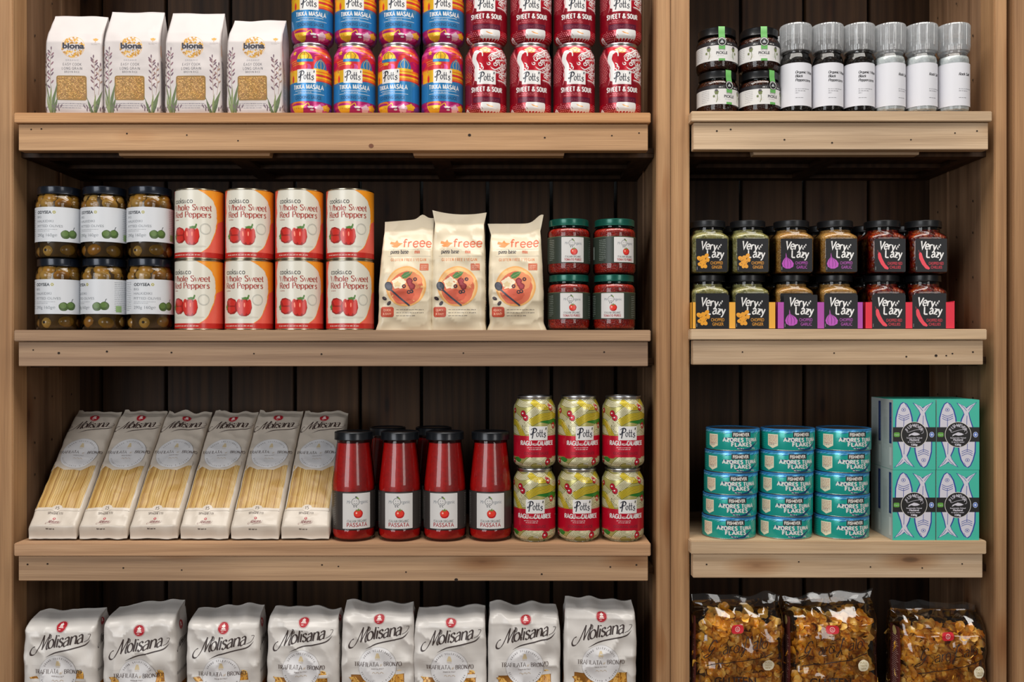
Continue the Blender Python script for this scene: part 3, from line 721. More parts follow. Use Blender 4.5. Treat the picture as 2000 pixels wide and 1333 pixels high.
    a.sans("330g", 4, 7, 3.0, CWHITE, 3.4)
    potts(a, 3, 56)
    a.build('can_body', cylF(33, CAN_TAB), r, XS33, [2, 4.5, 8, 11, 92, 94.5, 97, 99.5, 102, 104, 106], 0.06, clip=(-104, 0.2, 104, 107.8))
    can_end(r); return r
def stack(maker, cols, Y, z0, h, rots, names, group, cat='can', rows=2, jig=None):
    """names(row, col) -> label"""
    proto = maker; first = True
    for rw in range(rows):
        for i, px in enumerate(cols[rw]):
            o = proto if first else dup(proto); first = False
            put(o, px, Y, z0+h*rw/1000+0.0002*(rw+1), rots[rw][i]); tag(o, names(rw, i), cat, group)
ROWN = ['lower', 'upper']
T = can_tikka()
stack(T, [[608, 693, 779, 864], [611, 695, 781, 866]], 0.042, ROWS_L[1], CAN_H+0.3, [[0.0, 0.1, -0.28, 0.12], [0.05, 0.12, 0.0, 0.08]],
      lambda r, i: f"blue and pink tikka masala can, {ROWN[r]} row, {nth(i,4)} of its four", 'tikka masala sauce cans')
T = can_sweet()
stack(T, [[949, 1036, 1121, 1211], [950, 1037, 1122, 1212]], 0.042, ROWS_L[1], CAN_H+0.3, [[0.05, 0.02, 0.05, -0.02], [0.0, 0.0, 0.05, -0.05]],
      lambda r, i: f"dark red sweet and sour sauce can, {ROWN[r]} row, {nth(i,4)} of its four", 'sweet and sour sauce cans')
T = can_ragu()
stack(T, [[1044, 1130, 1216], [1044, 1130, 1217]], 0.037, ROWS_L[3], CAN_H+0.3, [[-0.08, 0.02, 0.05], [0.08, 0.16, 0.02]],
      lambda r, i: f"yellow and red ragu sauce can, {ROWN[r]} row, {nth(i,3) if i!=1 else 'middle'} of its three", 'ragu sauce cans')

# ---------------------------------------------------------------- food tins
def pepper_fruit(a, x, y, k, m1, m2, z):
    a.ell(x, y-1*k, 8.3*k, 9.4*k, m1, z, n=20, wob=0.03)
    a.ell(x-4.6*k, y, 3.6*k, 8.6*k, m2, z+.3, rot=6, n=14); a.ell(x+.4*k, y-.4*k, 3.1*k, 9.0*k, m2, z+.3, n=14); a.ell(x+5*k, y, 2.8*k, 8.2*k, m2, z+.3, rot=-6, n=14)
    a.ell(x-5*k, y+2*k, 0.9*k, 3*k, M('#f58a72', .35), z+.6, rot=6, n=8); a.ell(x+.6*k, y+2*k, 0.8*k, 2.6*k, M('#f58a72', .35), z+.6, n=8)
def tin_peppers():
    r = thing('food_tin'); a = Art(); H = 110
    cr, org, cor, dred, rb, gr = M('#d9d5c7', .32, 0, .2), M('#eb9420', .32, 0, .2), M('#e2604f', .32, 0, .2), M('#b8271f', .32, 0, .2), M('#a3382c', .35), M('#4f7a35', .35)
    a.rect(-118, 2.5, 118, 107.5, cr, 0)
    rg = random.Random(4)
    def torn(xs_, side, m, y0, y1, z, edge):
        p = [(edge, y0)]; n = 44
        q = []
        for k in range(n+1):
            y = y0+(y1-y0)*k/n; q.append((interp(xs_, y)+rg.uniform(-.6, .6), y))
        a.poly(p+q+[(edge, y1)], m, z)
    # right hand torn paper edge
    torn([(10, 16), (18, 27), (40, 38), (60, 42.5), (78, 42), (92, 35), (101, 24), (107.5, 12)], 1, org, 10, 107.5, 1, 62)
    torn([(10, 17), (18, 28), (40, 39.5), (58, 44), (64, 62), (70, 62)], 1, cor, 10, 66, 1.3, 62)
    torn([(10, -40), (30, -43), (45, -41), (60, -44), (75, -40), (90, -43), (107.5, -37)], -1, cor, 10, 107.5, 1, -62)
    torn([(10, -48), (107.5, -50)], -1, M('#c23a34', .32, 0, .2), 10, 107.5, 1.4, -62)
    a.rect(-118, 2.5, 118, 10.5, dred, 2); a.micro(-34, 5.6, 70, 1, 1, cr, 3, 1.5, seed=11); a.rect(62, 10, 118, 107.5, cor, .5); a.rect(-118, 10, -61, 107.5, cor, .5)
    dk = M('#2b2b2b', .4)
    a.sans("cooks", -31.5, 86.6, 8.6, dk, 2, bold=0.0, space=0.95, align='l', width=20.5); a.sans("&", -8.6, 86.6, 5.4, M('#8a8780', .4), 2); a.sans("co", -5.6, 86.6, 8.6, dk, 2, align='l', width=9.6)
    a.st("Whole Sweet", -32, 75.6, 8.8, rb, 2, wd=.19, thin=.05, serif=.1, align='l', sx=1.06, sp=.10, phi=0)
    a.st("Red Peppers", -32, 64.8, 8.8, rb, 2, wd=.19, thin=.05, serif=.1, align='l', sx=1.06, sp=.10, phi=0)
    a.sans("in brine", -31, 60.3, 2.2, rb, 2, align='l')
    a.ring(23, 47, 8.4, .55, M('#a9aaa2', .4), 2); a.ring(23, 47, 7.2, .3, M('#b9bab2', .4), 2)
    a.ell(-2, 20, 26, 1.8, M('#cdc9bb', .4), 1.5)
    r1, r2 = M('#951c14', .3, 0, .2), M('#c62c22', .3, 0, .2)
    # left pepper lying, right pepper standing
    a.poly([(-31, 44), (-27, 49), (-20, 50), (-12, 47), (-9, 42), (-9, 29), (-14, 25), (-22, 24.5), (-29, 28), (-31, 34)], r1, 2.2)
    a.poly([(-28, 46), (-19, 48), (-11, 44), (-13, 38), (-24, 38)], r2, 2.4); a.poly([(-29, 36), (-13, 36), (-12, 30), (-20, 26), (-27, 29)], r2, 2.4)
    a.ell(-31, 35.5, 2.2, 4.4, gr, 2.9, wob=.2); a.line([(-31, 35), (-34, 36)], 1.6, gr, 2.9)
    pepper_fruit(a, 2, 36, 1.45, r1, r2, 3)
    a.ell(4, 49, 5.5, 2, gr, 4, wob=.12); a.line([(6, 49), (9, 52), (9, 54.5)], 2.2, gr, 4, sm=True)
    a.micro(70, 92, 36, 24, 3.2, M('#f3d8cd', .4), 2, seed=4)
    a.build('label', cylF(37.5), r, rng(-117.8, 117.8, 3.57), [], .07, clip=(-118, 2, 118, 108))
    steel = M('#b9b09a', .25, 1.0, name='tin_steel')
    lathe('tin_body', [(0, 1.2), (34.6, 1.2), (35.8, 0), (37.3, .0), (38.0, .8), (38, 1.9), (37.3, 2.6), (37.3, 107.4), (38.0, 108.2), (38.1, 109.4), (37.3, 110), (36.0, 109.9), (35.4, 107), (0, 107)], steel, r, 64)
    return r
T = tin_peppers()
stack(T, [[390, 487, 585, 684], [390, 488, 585, 684]], 0.045, ROWS_L[2], 110.0+.3, [[-.13, .0, .16, .12], [-.06, .13, .16, .03]],
      lambda r, i: f"cream tin of whole sweet red peppers, {ROWN[r]} row, {nth(i,4)} of its four", 'tins of sweet red peppers')

def tin_tuna():
    r = thing('tuna_tin'); a = Art(); H = 34
    te, tl, nv, blu, lb, cr = M('#1aa296', .25, .25, .3), M('#2fb9a8', .25, .25, .3), M('#153a66', .3), M('#2f6fd0', .25, .3, .3), M('#58b6e0', .25, .3, .3), M('#e2d9bd', .4)
    a.rect(-132, 1.2, 132, 33, te, 0)
    rg = random.Random(8)
    a.rect(-132, 28.5, 132, 33, lb, .8)
    for k in range(90):
        x = -130+k*2.9; y = rg.uniform(27.6, 32.2)
        a.poly([(x-4.4, y-2.2), (x+1, y+.6), (x+5, y+2.4), (x, y-.6)], rg.choice([blu, blu, tl, M('#bfe3f0', .3, .2, .3), nv]), 1.2)
    for off in (0,):
        a.poly([(-22, 20), (-10, 21.5), (6, 14), (14, 9.5), (0, 14), (-10, 17.5)], nv, 1)
        a.poly([(-6, 11), (4, 6.2), (12, 3.2), (22, 5), (34, 12), (44, 17), (34, 10), (24, 2.2), (12, 1.2), (4, 3)], nv, 1)
        a.poly([(-47, 25.5), (-29, 25.5), (-29, 8), (-38, 3.5), (-47, 8)], cr, 1.4)
        a.micro(-45.5, 22.4, 15, 6, 2.3, M('#b0403a', .4), 2, 1.0, seed=2); a.micro(-45.5, 11.0, 15, 2, 2.3, nv, 2, 1.0, seed=6)
        a.rect(-6, 21.6, 24, 30, INK, 1.8)
        a.sans("FISH4EVER", 9, 23.2, 5.2, M('#f3efe6', .4), 2.5, bold=.02, width=26, shear=.0)
        a.bold("AZORES TUNA", 8.5, 14.8, 5.4, CWHITE, 2.5, width=57, wd=.34, sp=.24)
        a.bold("FLAKES", 9.5, 7.6, 5.6, CWHITE, 2.5, width=33, wd=.34, sp=.24)
        a.micro(2, 3.6, 15, 1, 1, CWHITE, 2.5, 1.5, seed=9); a.sans("160g", 30, 3.2, 2.6, CWHITE, 2.5)
        for k in range(7): a.rect(-78, 6+k*3, -54, 7.2+k*3, tl, 1.2)
    a.build('label', cylF(42, [(0, 41.6), (2, 42), (29, 42), (33, 41.4)]), r, rng(-132, 132, 3.3), [2, 29], .06, clip=(-131.9, 1.2, 131.9, 33))
    lathe('tin_body', [(0, .8), (38.5, .8), (39.5, 0), (41.0, 0), (41.9, .5), (42.0, 1.2), (41.6, 1.8), (41.6, 31.5), (41.2, 32.6), (0, 32.6)], ALU, r, 56)
    lidm = M('#3f93d6', .25, .5, .3, name='blue_lid')
    lathe('lid', [(0, 30.8), (36.4, 30.8), (37.4, 33.0), (39, 33.9), (41.2, 33.9), (42.1, 33.2), (42.1, 31.6), (41.7, 31.2)], lidm, r, 56)
    return r
T = tin_tuna(); first = True
TC = [[1423, 1425, 1427, 1429, 1431], [1532, 1534, 1535, 1536, 1538], [1643, 1644, 1643, 1645, 1647]]
STK = ['left', 'middle', 'right']; LV = ['bottom', 'second from the bottom', 'middle', 'second from the top', 'top']
for c in range(3):
    for k in range(5):
        o = T if first else dup(T); first = False
        put(o, TC[c][k], 0.0485, ROWS_R[3]+k*0.0343+.0002, [[-.12, -.09, -.06, -.03, -.05], [-.13, -.1, -.06, 0, .12], [.05, .05, .02, .06, .05]][c][k]-.06)
        tag(o, f"turquoise tin of tuna flakes, {LV[k]} of the {STK[c]} stack of five", 'tuna tin', 'stacked tuna tins')

# ---------------------------------------------------------------- jars
def mr_logo(a, x, y, k, z, red=True):
    """round smiling logo with lettering either side and the tomato below"""
    dk, gy, rd, gn = M('#3a4048', .4), M('#7c848c', .4), M('#c8201c', .35), M('#7f9c3a', .4)
    a.ring(x, y, 5.2*k, .55*k, dk, z, n=28); a.ring(x, y-.3*k, 2.8*k, .5*k, dk, z, n=12, a0=205, a1=335)
    a.ell(x-1.7*k, y+1.2*k, .45*k, .6*k, dk, z, n=8); a.ell(x+1.7*k, y+1.2*k, .45*k, .6*k, dk, z, n=8)
    a.ell(x+1.2*k, y+6.6*k, 1.8*k, 1.0*k, dk, z, n=10, rot=-15); a.ell(x+3.0*k, y+5.1*k, 2.2*k, .8*k, gn, z, rot=-35, n=10)
    a.line([(x-2*k, y-5.2*k), (x-2.4*k, y-7*k), (x-1*k, y-7.2*k)], .7*k, dk, z); a.line([(x+1*k, y-5.3*k), (x+1*k, y-7.2*k), (x+2.2*k, y-7.3*k)], .7*k, dk, z)
    a.sans("Mr", x-9.3*k, y-2.3*k, 4.6*k, gy, z, shear=.15, width=5.6*k); a.sans("rganic", x+6.1*k, y-2.3*k, 4.6*k, gy, z, align='l', width=12.5*k)
def tomato(a, x, y, k, z):
    rd, r2, gn = M('#b3161a', .3), M('#dc3a2c', .3), M('#4f8a3a', .4)
    a.ell(x, y, 6*k, 5.6*k, rd, z, n=22, wob=.02); a.ell(x-.5*k, y+.6*k, 5*k, 4.4*k, r2, z+.4, n=18); a.ell(x-2.4*k, y+1*k, 1.1*k, 1.3*k, M('#f7b9a8', .3), z+.8, n=10)
    for t in range(5): a.line([(x, y+4.6*k), (x+3.4*k*cos(1.2*t+.4), y+4.6*k+1.7*k*sin(1.2*t+.4))], .7*k, gn, z+.8)
    a.line([(x, y+4.8*k), (x+.4*k, y+7*k)], .7*k, gn, z+.8)
def tomato_label(a, x, y0, y1, hw, z, word):
    k = hw/19
    a.rrect(x-hw, y0, x+hw, y1, .8, WHITE, z)
    H = y1-y0
    mr_logo(a, x-2.2*k, y0+H*.76, k*.92, z+1); tomato(a, x+1.5*k, y0+H*.42, k*1.0, z+1)
    a.st("ITALIAN ORGANIC", x, y0+H*.185, 2.9*k, M('#4a4a4a', .4), z+1, wd=.13, thin=.1, serif=.09, sp=.16, sx=.8)
    a.st(word, x, y0+H*.06, 3.4*k if len(word) > 8 else 4.6*k, M('#a01d22', .4), z+1, wd=.2, thin=.14, serif=.12, sp=.2, sx=.8 if len(word) > 8 else 1.0)
def lidded(name, r, R, z0, h, mat, seg=48, top=True):
    return lathe(name, [(0, z0+h-1.2), (R-4.2, z0+h-1.2), (R-3.2, z0+h), (R-1.2, z0+h), (R, z0+h-1.3), (R, z0+1.4), (R+.25, z0+.8), (R, z0), (R-1.4, z0), (R-1.5, z0+h-3), (0, z0+h-3)], mat, r, seg)
PULP = speckled('tomato_pulp', ['#8e130a', '#b01c0e', '#c42a14', '#7c0f08'], 420, .35, .35)
def jar_puree():
    r = thing('puree_jar'); H = 87
    gl = [(0, .6), (24, .6), (28, 0), (32, 2), (34, 6), (34.2, 14), (33.6, 17), (33.6, 58), (34.2, 61), (34, 67), (31.5, 71.5), (29, 73.5), (29, 77)]
    lathe('glass_body', gl, GLASS, r)
    lathe('contents', [(0, 1.6), (26, 1.6), (31, 4), (32.8, 8), (32.8, 66), (30.3, 70.5), (27.5, 72.5), (0, 72.5)], PULP, r)
    lidded('lid', r, 31.6, 76, 10.8, M('#10584a', .3, .5, .4, name='green_lid'))
    a = Art(); gn = M('#2c352c', .4, name='dark_green_label')
    a.rect(-105, 17, 105, 59, gn, 0); a.rect(-105, 58.2, 105, 58.6, M('#6b7a4c', .5), .5)
    tomato_label(a, 0, 18.5, 57.5, 18.5, 1, "TOMATO PUREE")
    lg = M('#a3aca4', .5)
    a.micro(-44, 53, 12, 12, 2.8, lg, 1, .7, seed=4); a.rect(-62, 24, -58, 44, lg, 1); a.micro(34, 52, 10, 12, 2.9, lg, 1, .6, seed=8)
    a.build('label', cylF(33.85), r, rng(-105, 105, 3.3), [], .06)
    return r
T = jar_puree()
stack(T, [[1111, 1199], [1111, 1200]], 0.042, ROWS_L[2], 86.9, [[.08, -.18], [.14, .42]],
      lambda r, i: f"tomato puree jar with green lid, {ROWN[r]} row, {['left','right'][i]} one", 'tomato puree jars')
BLK = M('#15181d', .32, .4, .3, name='black_lid')
PASS = speckled('passata', ['#c4100c', '#d0140f', '#c8120d', '#bc0e0b'], 300, .4, .02)
def bottle_passata():
    r = thing('passata_bottle')
    gl = [(0, 1), (22, 1), (27, 0), (31.5, 2), (34, 7), (34.3, 18), (33.6, 20), (33.6, 76), (34.2, 79), (34, 86), (33, 96), (31.2, 112), (29, 132), (27.5, 144), (26.6, 152), (26.6, 158)]
    lathe('glass_body', gl, GLASS, r)
    lathe('contents', [(0, 2), (26, 2), (31, 5), (32.8, 10), (32.8, 86), (31.8, 96), (30, 112), (27.8, 132), (26.2, 144), (25.4, 152), (0, 152)], PASS, r)
    lidded('lid', r, 30.2, 157, 12.6, BLK)
    a = Art(); dk = M('#35302e', .38, 0, .1, name='charcoal_label')
    a.rect(-105, 18, 105, 78, dk, 0); tomato_label(a, 0, 20.5, 75.5, 23, 1, "PASSATA")
    lg = M('#aaa39c', .5); a.micro(-44, 73, 6, 18, 2.8, lg, 1, .6, seed=3); a.micro(40, 73, 7, 18, 2.8, lg, 1, .6, seed=5)
    a.build('label', cylF(33.85), r, rng(-105, 105, 3.3), [], .06)
    return r
T = bottle_passata()
for i, (px, Y, rz) in enumerate([(691, .042, .32), (781, .042, .06), (869, .042, .0), (958, .042, .02), (757, .122, .5), (847, .122, .2)]):
    o = T if i == 0 else dup(T); put(o, px, Y, ROWS_L[3]+.0002, rz)
    tag(o, f"red passata bottle with black lid, {nth(i,4)} of the front four" if i < 4 else f"red passata bottle half hidden in the back row, {['left','right'][i-4]} one", 'passata bottle', 'passata bottles')

def ellipsoid(bm, c, ax, sc, mi=0, u=10, v=7, jit=0):
    """low ellipsoid elongated along direction ax"""
    q = Vector((0, 0, 1)).rotation_difference(Vector(ax)).to_matrix().to_4x4()
    mt = Matrix.Translation(c) @ q @ Matrix.Diagonal((sc[0], sc[1], sc[2], 1))
    res = bmesh.ops.create_uvsphere(bm, u_segments=u, v_segments=v, radius=1, matrix=mt)
    for vv in res['verts']:
        for f in vv.link_faces: f.smooth = True; f.material_index = mi
OLV = [M('#c08a34', .3, 0, .6), M('#ad7428', .3, 0, .6), M('#cfa050', .3, 0, .6), M('#a47a30', .3, 0, .6), M('#2a1a0a', .5)]
def jar_olives(seed):
    r = thing('olive_jar')
    gl = [(0, 1), (24, 1), (29, 0), (33.5, 2), (35.2, 6), (35.3, 84), (34.6, 90), (32, 96), (31, 98), (31, 102)]
    lathe('glass_body', gl, GLASS, r)
    lathe('brine', [(0, 2), (27, 2), (29.5, 6), (29.5, 88), (27, 96), (0, 96)], M('#4c3410', .3, 0, .5, name='dark_brine'), r, 32)
    bm = bmesh.new(); rg = random.Random(seed)
    for lv, z in enumerate((12.5, 84, 92)):
        n = 6 if lv == 0 else 7; a0 = rg.uniform(0, 1)
        for k in range(n):
            t = a0+2*pi*k/n+rg.uniform(-.08, .08); rad = (23.6, 24.4, 21.5)[lv]
            z2 = z+rg.uniform(-1, 1.5); c = Vector((rad*cos(t), rad*sin(t), z2))
            dr = Vector((-sin(t), cos(t), rg.uniform(-.3, .3))) if rg.random() < .75 else Vector((cos(t), sin(t), rg.uniform(-.3, .3)))
            sc = (10.3, 10.3, 12.6) if abs(dr.dot(Vector((cos(t), sin(t), 0)))) < .5 else (9.6, 9.6, 10.5)
            ellipsoid(bm, c/1000, dr, [q/1000 for q in sc], rg.randrange(4), 14, 10)
            dn = dr.normalized(); e = c+dn*sc[2]*.93
            ellipsoid(bm, e/1000, dn, (.0024, .0024, .0011), 4, 8, 5)
    o = finish(bm, 'olives', OLV, r); o['kind'] = 'stuff'
    for p in o.data.polygons: p.use_smooth = True
    lidded('lid', r, 32.6, 100, 12.2, M('#131a26', .28, .5, .4, name='navy_lid'))
    a = Art(); dk, gy, gn, g2 = M('#2c3138', .4), M('#7d8288', .4), M('#41582a', .35), M('#59743a', .35)
    a.rect(-110, 25, 110, 79, M('#cdd0d5', .45, name='cool_white_label'), 0)
    a.sans("ODYSEA", -24, 68.5, 4.6, dk, 1, bold=.03, width=26, align='l')
    for k in range(6): t = k*pi/3; a.ell(5.6+1.7*cos(t), 70.8+1.7*sin(t), .9, .9, M('#a9a24a', .4), 1, n=8)
    a.sans("BIG", -24, 61.8, 3.6, gy, 1, align='l', width=8.5)
    a.sans("HALKIDIKI", -24, 55, 3.8, gy, 1, align='l', width=28.5); a.sans("PITTED OLIVES", -24, 47.4, 3.8, gy, 1, align='l', width=42)
    a.micro(-24, 43.6, 34, 2, 2.4, gy, 1, .7, seed=3)
    a.sans("290g 160g\u212e", -24, 33, 4.6, gy, 1, align='l', width=34)
    for x, y, q in ((22, 36.5, 7.2), (33, 37.5, 7.0)): a.ell(x, y, q, q*.95, gn, 1, n=20, wob=.02); a.ell(x-1, y+1.4, q*.7, q*.6, g2, 1.4, n=16)
    a.line([(34, 44), (35, 47.5), (36.4, 48.5)], .9, dk, 1)
    a.micro(-44, 74, 14, 16, 2.9, gy, 1, 1.0, seed=12); a.micro(48, 74, 24, 16, 2.9, gy, 1, .8, seed=14); a.rect(50, 28, 60, 38, M('#8aa870', .4), 1.6)
    a.build('label', cylF(35.6), r, rng(-110, 110, 3.44), [], .06)
    return r
A1, A2 = jar_olives(3), jar_olives(17)
for i, (px, rw, rz) in enumerate([(117, 0, -.1), (205, 0, -.62), (294, 0, .22), (117, 1, -.02), (205, 1, -.22), (294, 1, -.18)]):
    o = (A1, A2)[i] if i < 2 else dup((A1, A2)[(i+rw) % 2])
    put(o, px, .044, ROWS_L[2]+.0002+rw*.1125, rz+.08); tag(o, f"jar of pitted green olives with dark lid, {ROWN[rw]} row, {['left','middle','right'][i % 3]} one", 'olive jar', 'olive jars')

# square jars of chopped ginger, garlic and chilli
def jar_square(kind):
    r = thing(f'{kind}_jar'); hw = 31.0
    r.scale = (.96, .96, .995)
    cont = {'ginger': speckled('chopped_ginger', ['#a59a58', '#8e8546', '#b8b07a', '#6f6a33', '#c3bd8c'], 260, .35, .5),
            'garlic': speckled('chopped_garlic', ['#c08a3c', '#b07a30', '#d0a25a', '#9a6a28', '#caa060'], 420, .35, .5),
            'chilli': speckled('chopped_chilli', ['#6e0d06', '#4a0704', '#8e1a08', '#a84a14', '#3a0503', '#7c1206'], 210, .3, .5)}[kind]
    def body(name, tab, mat):
        bm = bmesh.new(); rings = []
        for z, h, rad in tab:
            L = rlen(h, h, rad); rings.append([bm.verts.new((x/1000, y/1000, z/1000)) for x, y in [rring(-L/2+L*k/64, h, h, rad) for k in range(64)]])
        for p, q in zip(rings, rings[1:]):
            for k in range(64): bm.faces.new((p[k], p[(k+1) % 64], q[(k+1) % 64], q[k]))
        bm.faces.new(rings[0]); 
        if name == 'contents': bm.faces.new(rings[-1])
        return finish(bm, name, [mat], r, smooth=True)
    body('glass_body', [(0.6, 24, 14), (0, 27, 14), (2, 30, 13), (5, 31.2, 12), (56, 31.2, 12), (60, 30.4, 13), (64, 27.5, 18), (66.5, 26, 25.8), (68, 25.6, 25.4), (75, 25.6, 25.4)], GLASS)
    body('contents', [(2, 26, 13), (4, 28.5, 12), (6, 29.8, 11), (56, 29.8, 11), (59.5, 29, 12), (63, 26, 16), (66, 24.6, 24.4), (69, 24.2, 24), (70, 24, 23.8)], cont)
    lidded('lid', r, 28.6, 74, 10.8, M('#101114', .38, .3, .15, name='matt_black_lid'))
    a = Art(); lazy_panel(a, kind, 0, 3, 1)
    a.build('label', lambda u, v: (u, -31.35, v), r, [], [], .08)
    return r
LZ = {'ginger': ('#e39a1e', 'GINGER'), 'garlic': ('#b545b4', 'GARLIC'), 'chilli': ('#d81d3a', 'CHILLIES')}
def lazy_panel(a, kind, x, y, k, z=0):
    """black square, brush lettering, coloured vegetable; x = centre, y = foot, 52 mm high"""
    col = M(LZ[kind][0], .35); bk = M('#17181c', .5, 0, .05, .3, name='soft_black_card'); X = lambda L: [(x+p*k, y+q*k) for p, q in L]
    a.rrect(x-25.5*k, y, x+25.5*k, y+52*k, 1.5*k, bk, z)
    W = CWHITE
    a.st("V", x-14.5*k, y+36*k, 12*k, W, z+1, wd=.21, thin=.14, sx=.95, shear=.10, rot=-7, phi=40)
    a.st("ery", x-1.2*k, y+34.6*k, 12*k, W, z+1, wd=.19, thin=.12, sx=.95, sp=.05, shear=.08, rot=-7, phi=40)
    a.st("L", x-5.2*k, y+22.5*k, 11*k, W, z+1, wd=.21, thin=.14, sx=1.0, rot=-2, phi=40)
    a.st("azy", x+9.6*k, y+22.4*k, 12*k, W, z+1, wd=.19, thin=.12, sx=.95, sp=.05, shear=.06, rot=-3, phi=40)
    for i, (px, py, h) in enumerate([(11, 35.2, 2.6), (13.4, 38.2, 2.4), (15.4, 41.0, 2.0)]): a.st("z", x+px*k, y+py*k, h*1.5*k, W, z+1, wd=.26, rot=25)
    ls = LZ[kind][1]
    if kind == 'chilli':
        a.sans("CHOPPED RED", x+8*k, y+11*k, 4.6*k, col, z+1, width=24*k); a.sans(ls, x+8.5*k, y+5*k, 4.6*k, col, z+1, width=18*k)
        a.poly(X([(-18, 31), (-15.5, 29), (-13, 21), (-8, 12), (-2, 5.5), (-4, 3.5), (-9, 5), (-15, 12), (-19.5, 21), (-20, 28)]), M('#e21a3a', .3), z+1)
        a.line(X([(-19.5, 30), (-20.5, 34)]), 1.2*k, M('#7a0d1c', .4), z+1.2); a.line(X([(-14, 27), (-12, 20), (-7, 11)]), .7*k, bk, z+1.6, sm=True)
    else:
        a.sans("CHOPPED", x+8*k, y+11.5*k, 5*k, col, z+1, width=20*k); a.sans(ls, x+8.5*k, y+5*k, 5*k, col, z+1, width=17*k)
        if kind == 'garlic':
            a.poly(X([(-17, 30), (-15.5, 23), (-8, 18), (-4.5, 13), (-5.5, 8), (-11, 5), (-17, 5), (-22, 8), (-23.5, 13), (-21.5, 18), (-17.5, 23)]), col, z+1)
            for L in ([(-16.5, 25), (-20, 14), (-18, 6)], [(-16.3, 25), (-14, 15), (-14.5, 6)], [(-16, 24), (-9.5, 15), (-10, 7)]): a.line(X(L), .7*k, M('#5c1b60', .4), z+1.6, sm=True, taper=3)
        else:
            for px, py, rx, ry, t in [(-14, 15, 6.5, 4.6, 30), (-20, 21, 4.4, 3.4, -30), (-8.5, 25, 4.2, 3.2, 50), (-19, 12, 3.8, 3, 0), (-11, 9, 4, 3.2, -40), (-14, 22, 3.6, 3.6, 0), (-6.5, 19, 2.8, 3.8, 10), (-15.5, 8, 2.6, 2.6, 0)]:
                a.ell(x+px*k, y+py*k, rx*k, ry*k, col, z+1, rot=t, n=14)
            for L in ([(-18, 17), (-15, 19)], [(-11, 14), (-9, 17)], [(-14, 10), (-12, 12)], [(-10, 22), (-8, 22)], [(-19, 14), (-17, 12)], [(-21, 19), (-19, 20)]): a.line(X(L), .6*k, M('#7a4a0c', .4), z+1.6)
    a.rect(x-24*k, y+3*k, x-23.4*k, y+8*k, M('#9a9a9a', .5), z+1)
KC = ['ginger', 'garlic', 'chilli']
protos = [jar_square(k) for k in KC]; used = set()
UC = [1390.5, 1470, 1557, 1644, 1738, 1820]
for rw in range(2):
    for dp in range(2):
        for i, px in enumerate(UC):
            k = i//2; o = protos[k] if k not in used else dup(protos[k]); used.add(k)
            Y = (.043 if rw else .0452)+dp*.066; fx = PX(px, .0115)
            o.location = (fx, Y, ROWS_R[2]+.0013+rw*.0851); o.rotation_euler = (0, 0, [0, .02, -.02, .0, .03, -.01][i]*(1-dp))
            tag(o, f"{['lower','upper'][rw]} row jar of chopped {['ginger','garlic','red chillies'][k]}, {['left','right'][i % 2]} one of the {['front','back'][dp]} pair", 'jar', f'square jars of chopped {KC[k]}')
CARD = {'ginger': '#e8a838', 'garlic': '#b04aa8', 'chilli': '#e0263f'}
def tray(kind, x0, x1, panels, jag):
    r = thing('display_tray', ((PX(x0)+PX(x1))/2, .006, ROWS_R[2]+.0002)); ox = r.location.x*1000
    m = M(CARD[kind], .5, name=f'{kind}_tray_card'); w_ = (PX(x1)-PX(x0))*1000; X0 = -w_/2
    bm = bmesh.new(); t = .0009
    A, B, D = X0/1000, -X0/1000, .148
    bm_box(bm, A, B, 0, t, 0, .0415); bm_box(bm, A, B, 0, D, 0, .0008); bm_box(bm, A, B, D-t, D, 0, .0415)
    bm_box(bm, A, A+t, 0, D, 0, .0415); bm_box(bm, B-t, B, 0, D, 0, .0415)
    if jag:
        for k in range(3): bm_box(bm, B-.001-k*.001, B-k*.001, .002+.01*k, D-.02, .04, .0435-.002*k)
    finish(bm, 'tray_body', [m], r)
    a = Art()
    for p in panels: lazy_panel(a, kind, (PX(p)*1000-ox), 0, 1.02, 0)
    a.build('front_print', lambda u, v: (u, -.15, v), r, [], [], .08)
    for p in panels:     # stiff card tabs behind the printed squares
        bm = bmesh.new(); c = PX(p)-ox/1000; bm_box(bm, c-.0256, c+.0256, 0, t, .0415, .0526); finish(bm, 'card_tab', [M('#17181c', .5, 0, .05, .3)], r)
    tag(r, f"{ {'ginger':'yellow','garlic':'purple','chilli':'red'}[kind]} card display tray holding jars of chopped {kind}", 'display tray', 'card display trays')
tray('ginger', 1353.2, 1517.5, (1393, 1471), False)
tray('garlic', 1520, 1689, (1566, 1645), False)
tray('chilli', 1692, 1869, (1739, 1818), True)

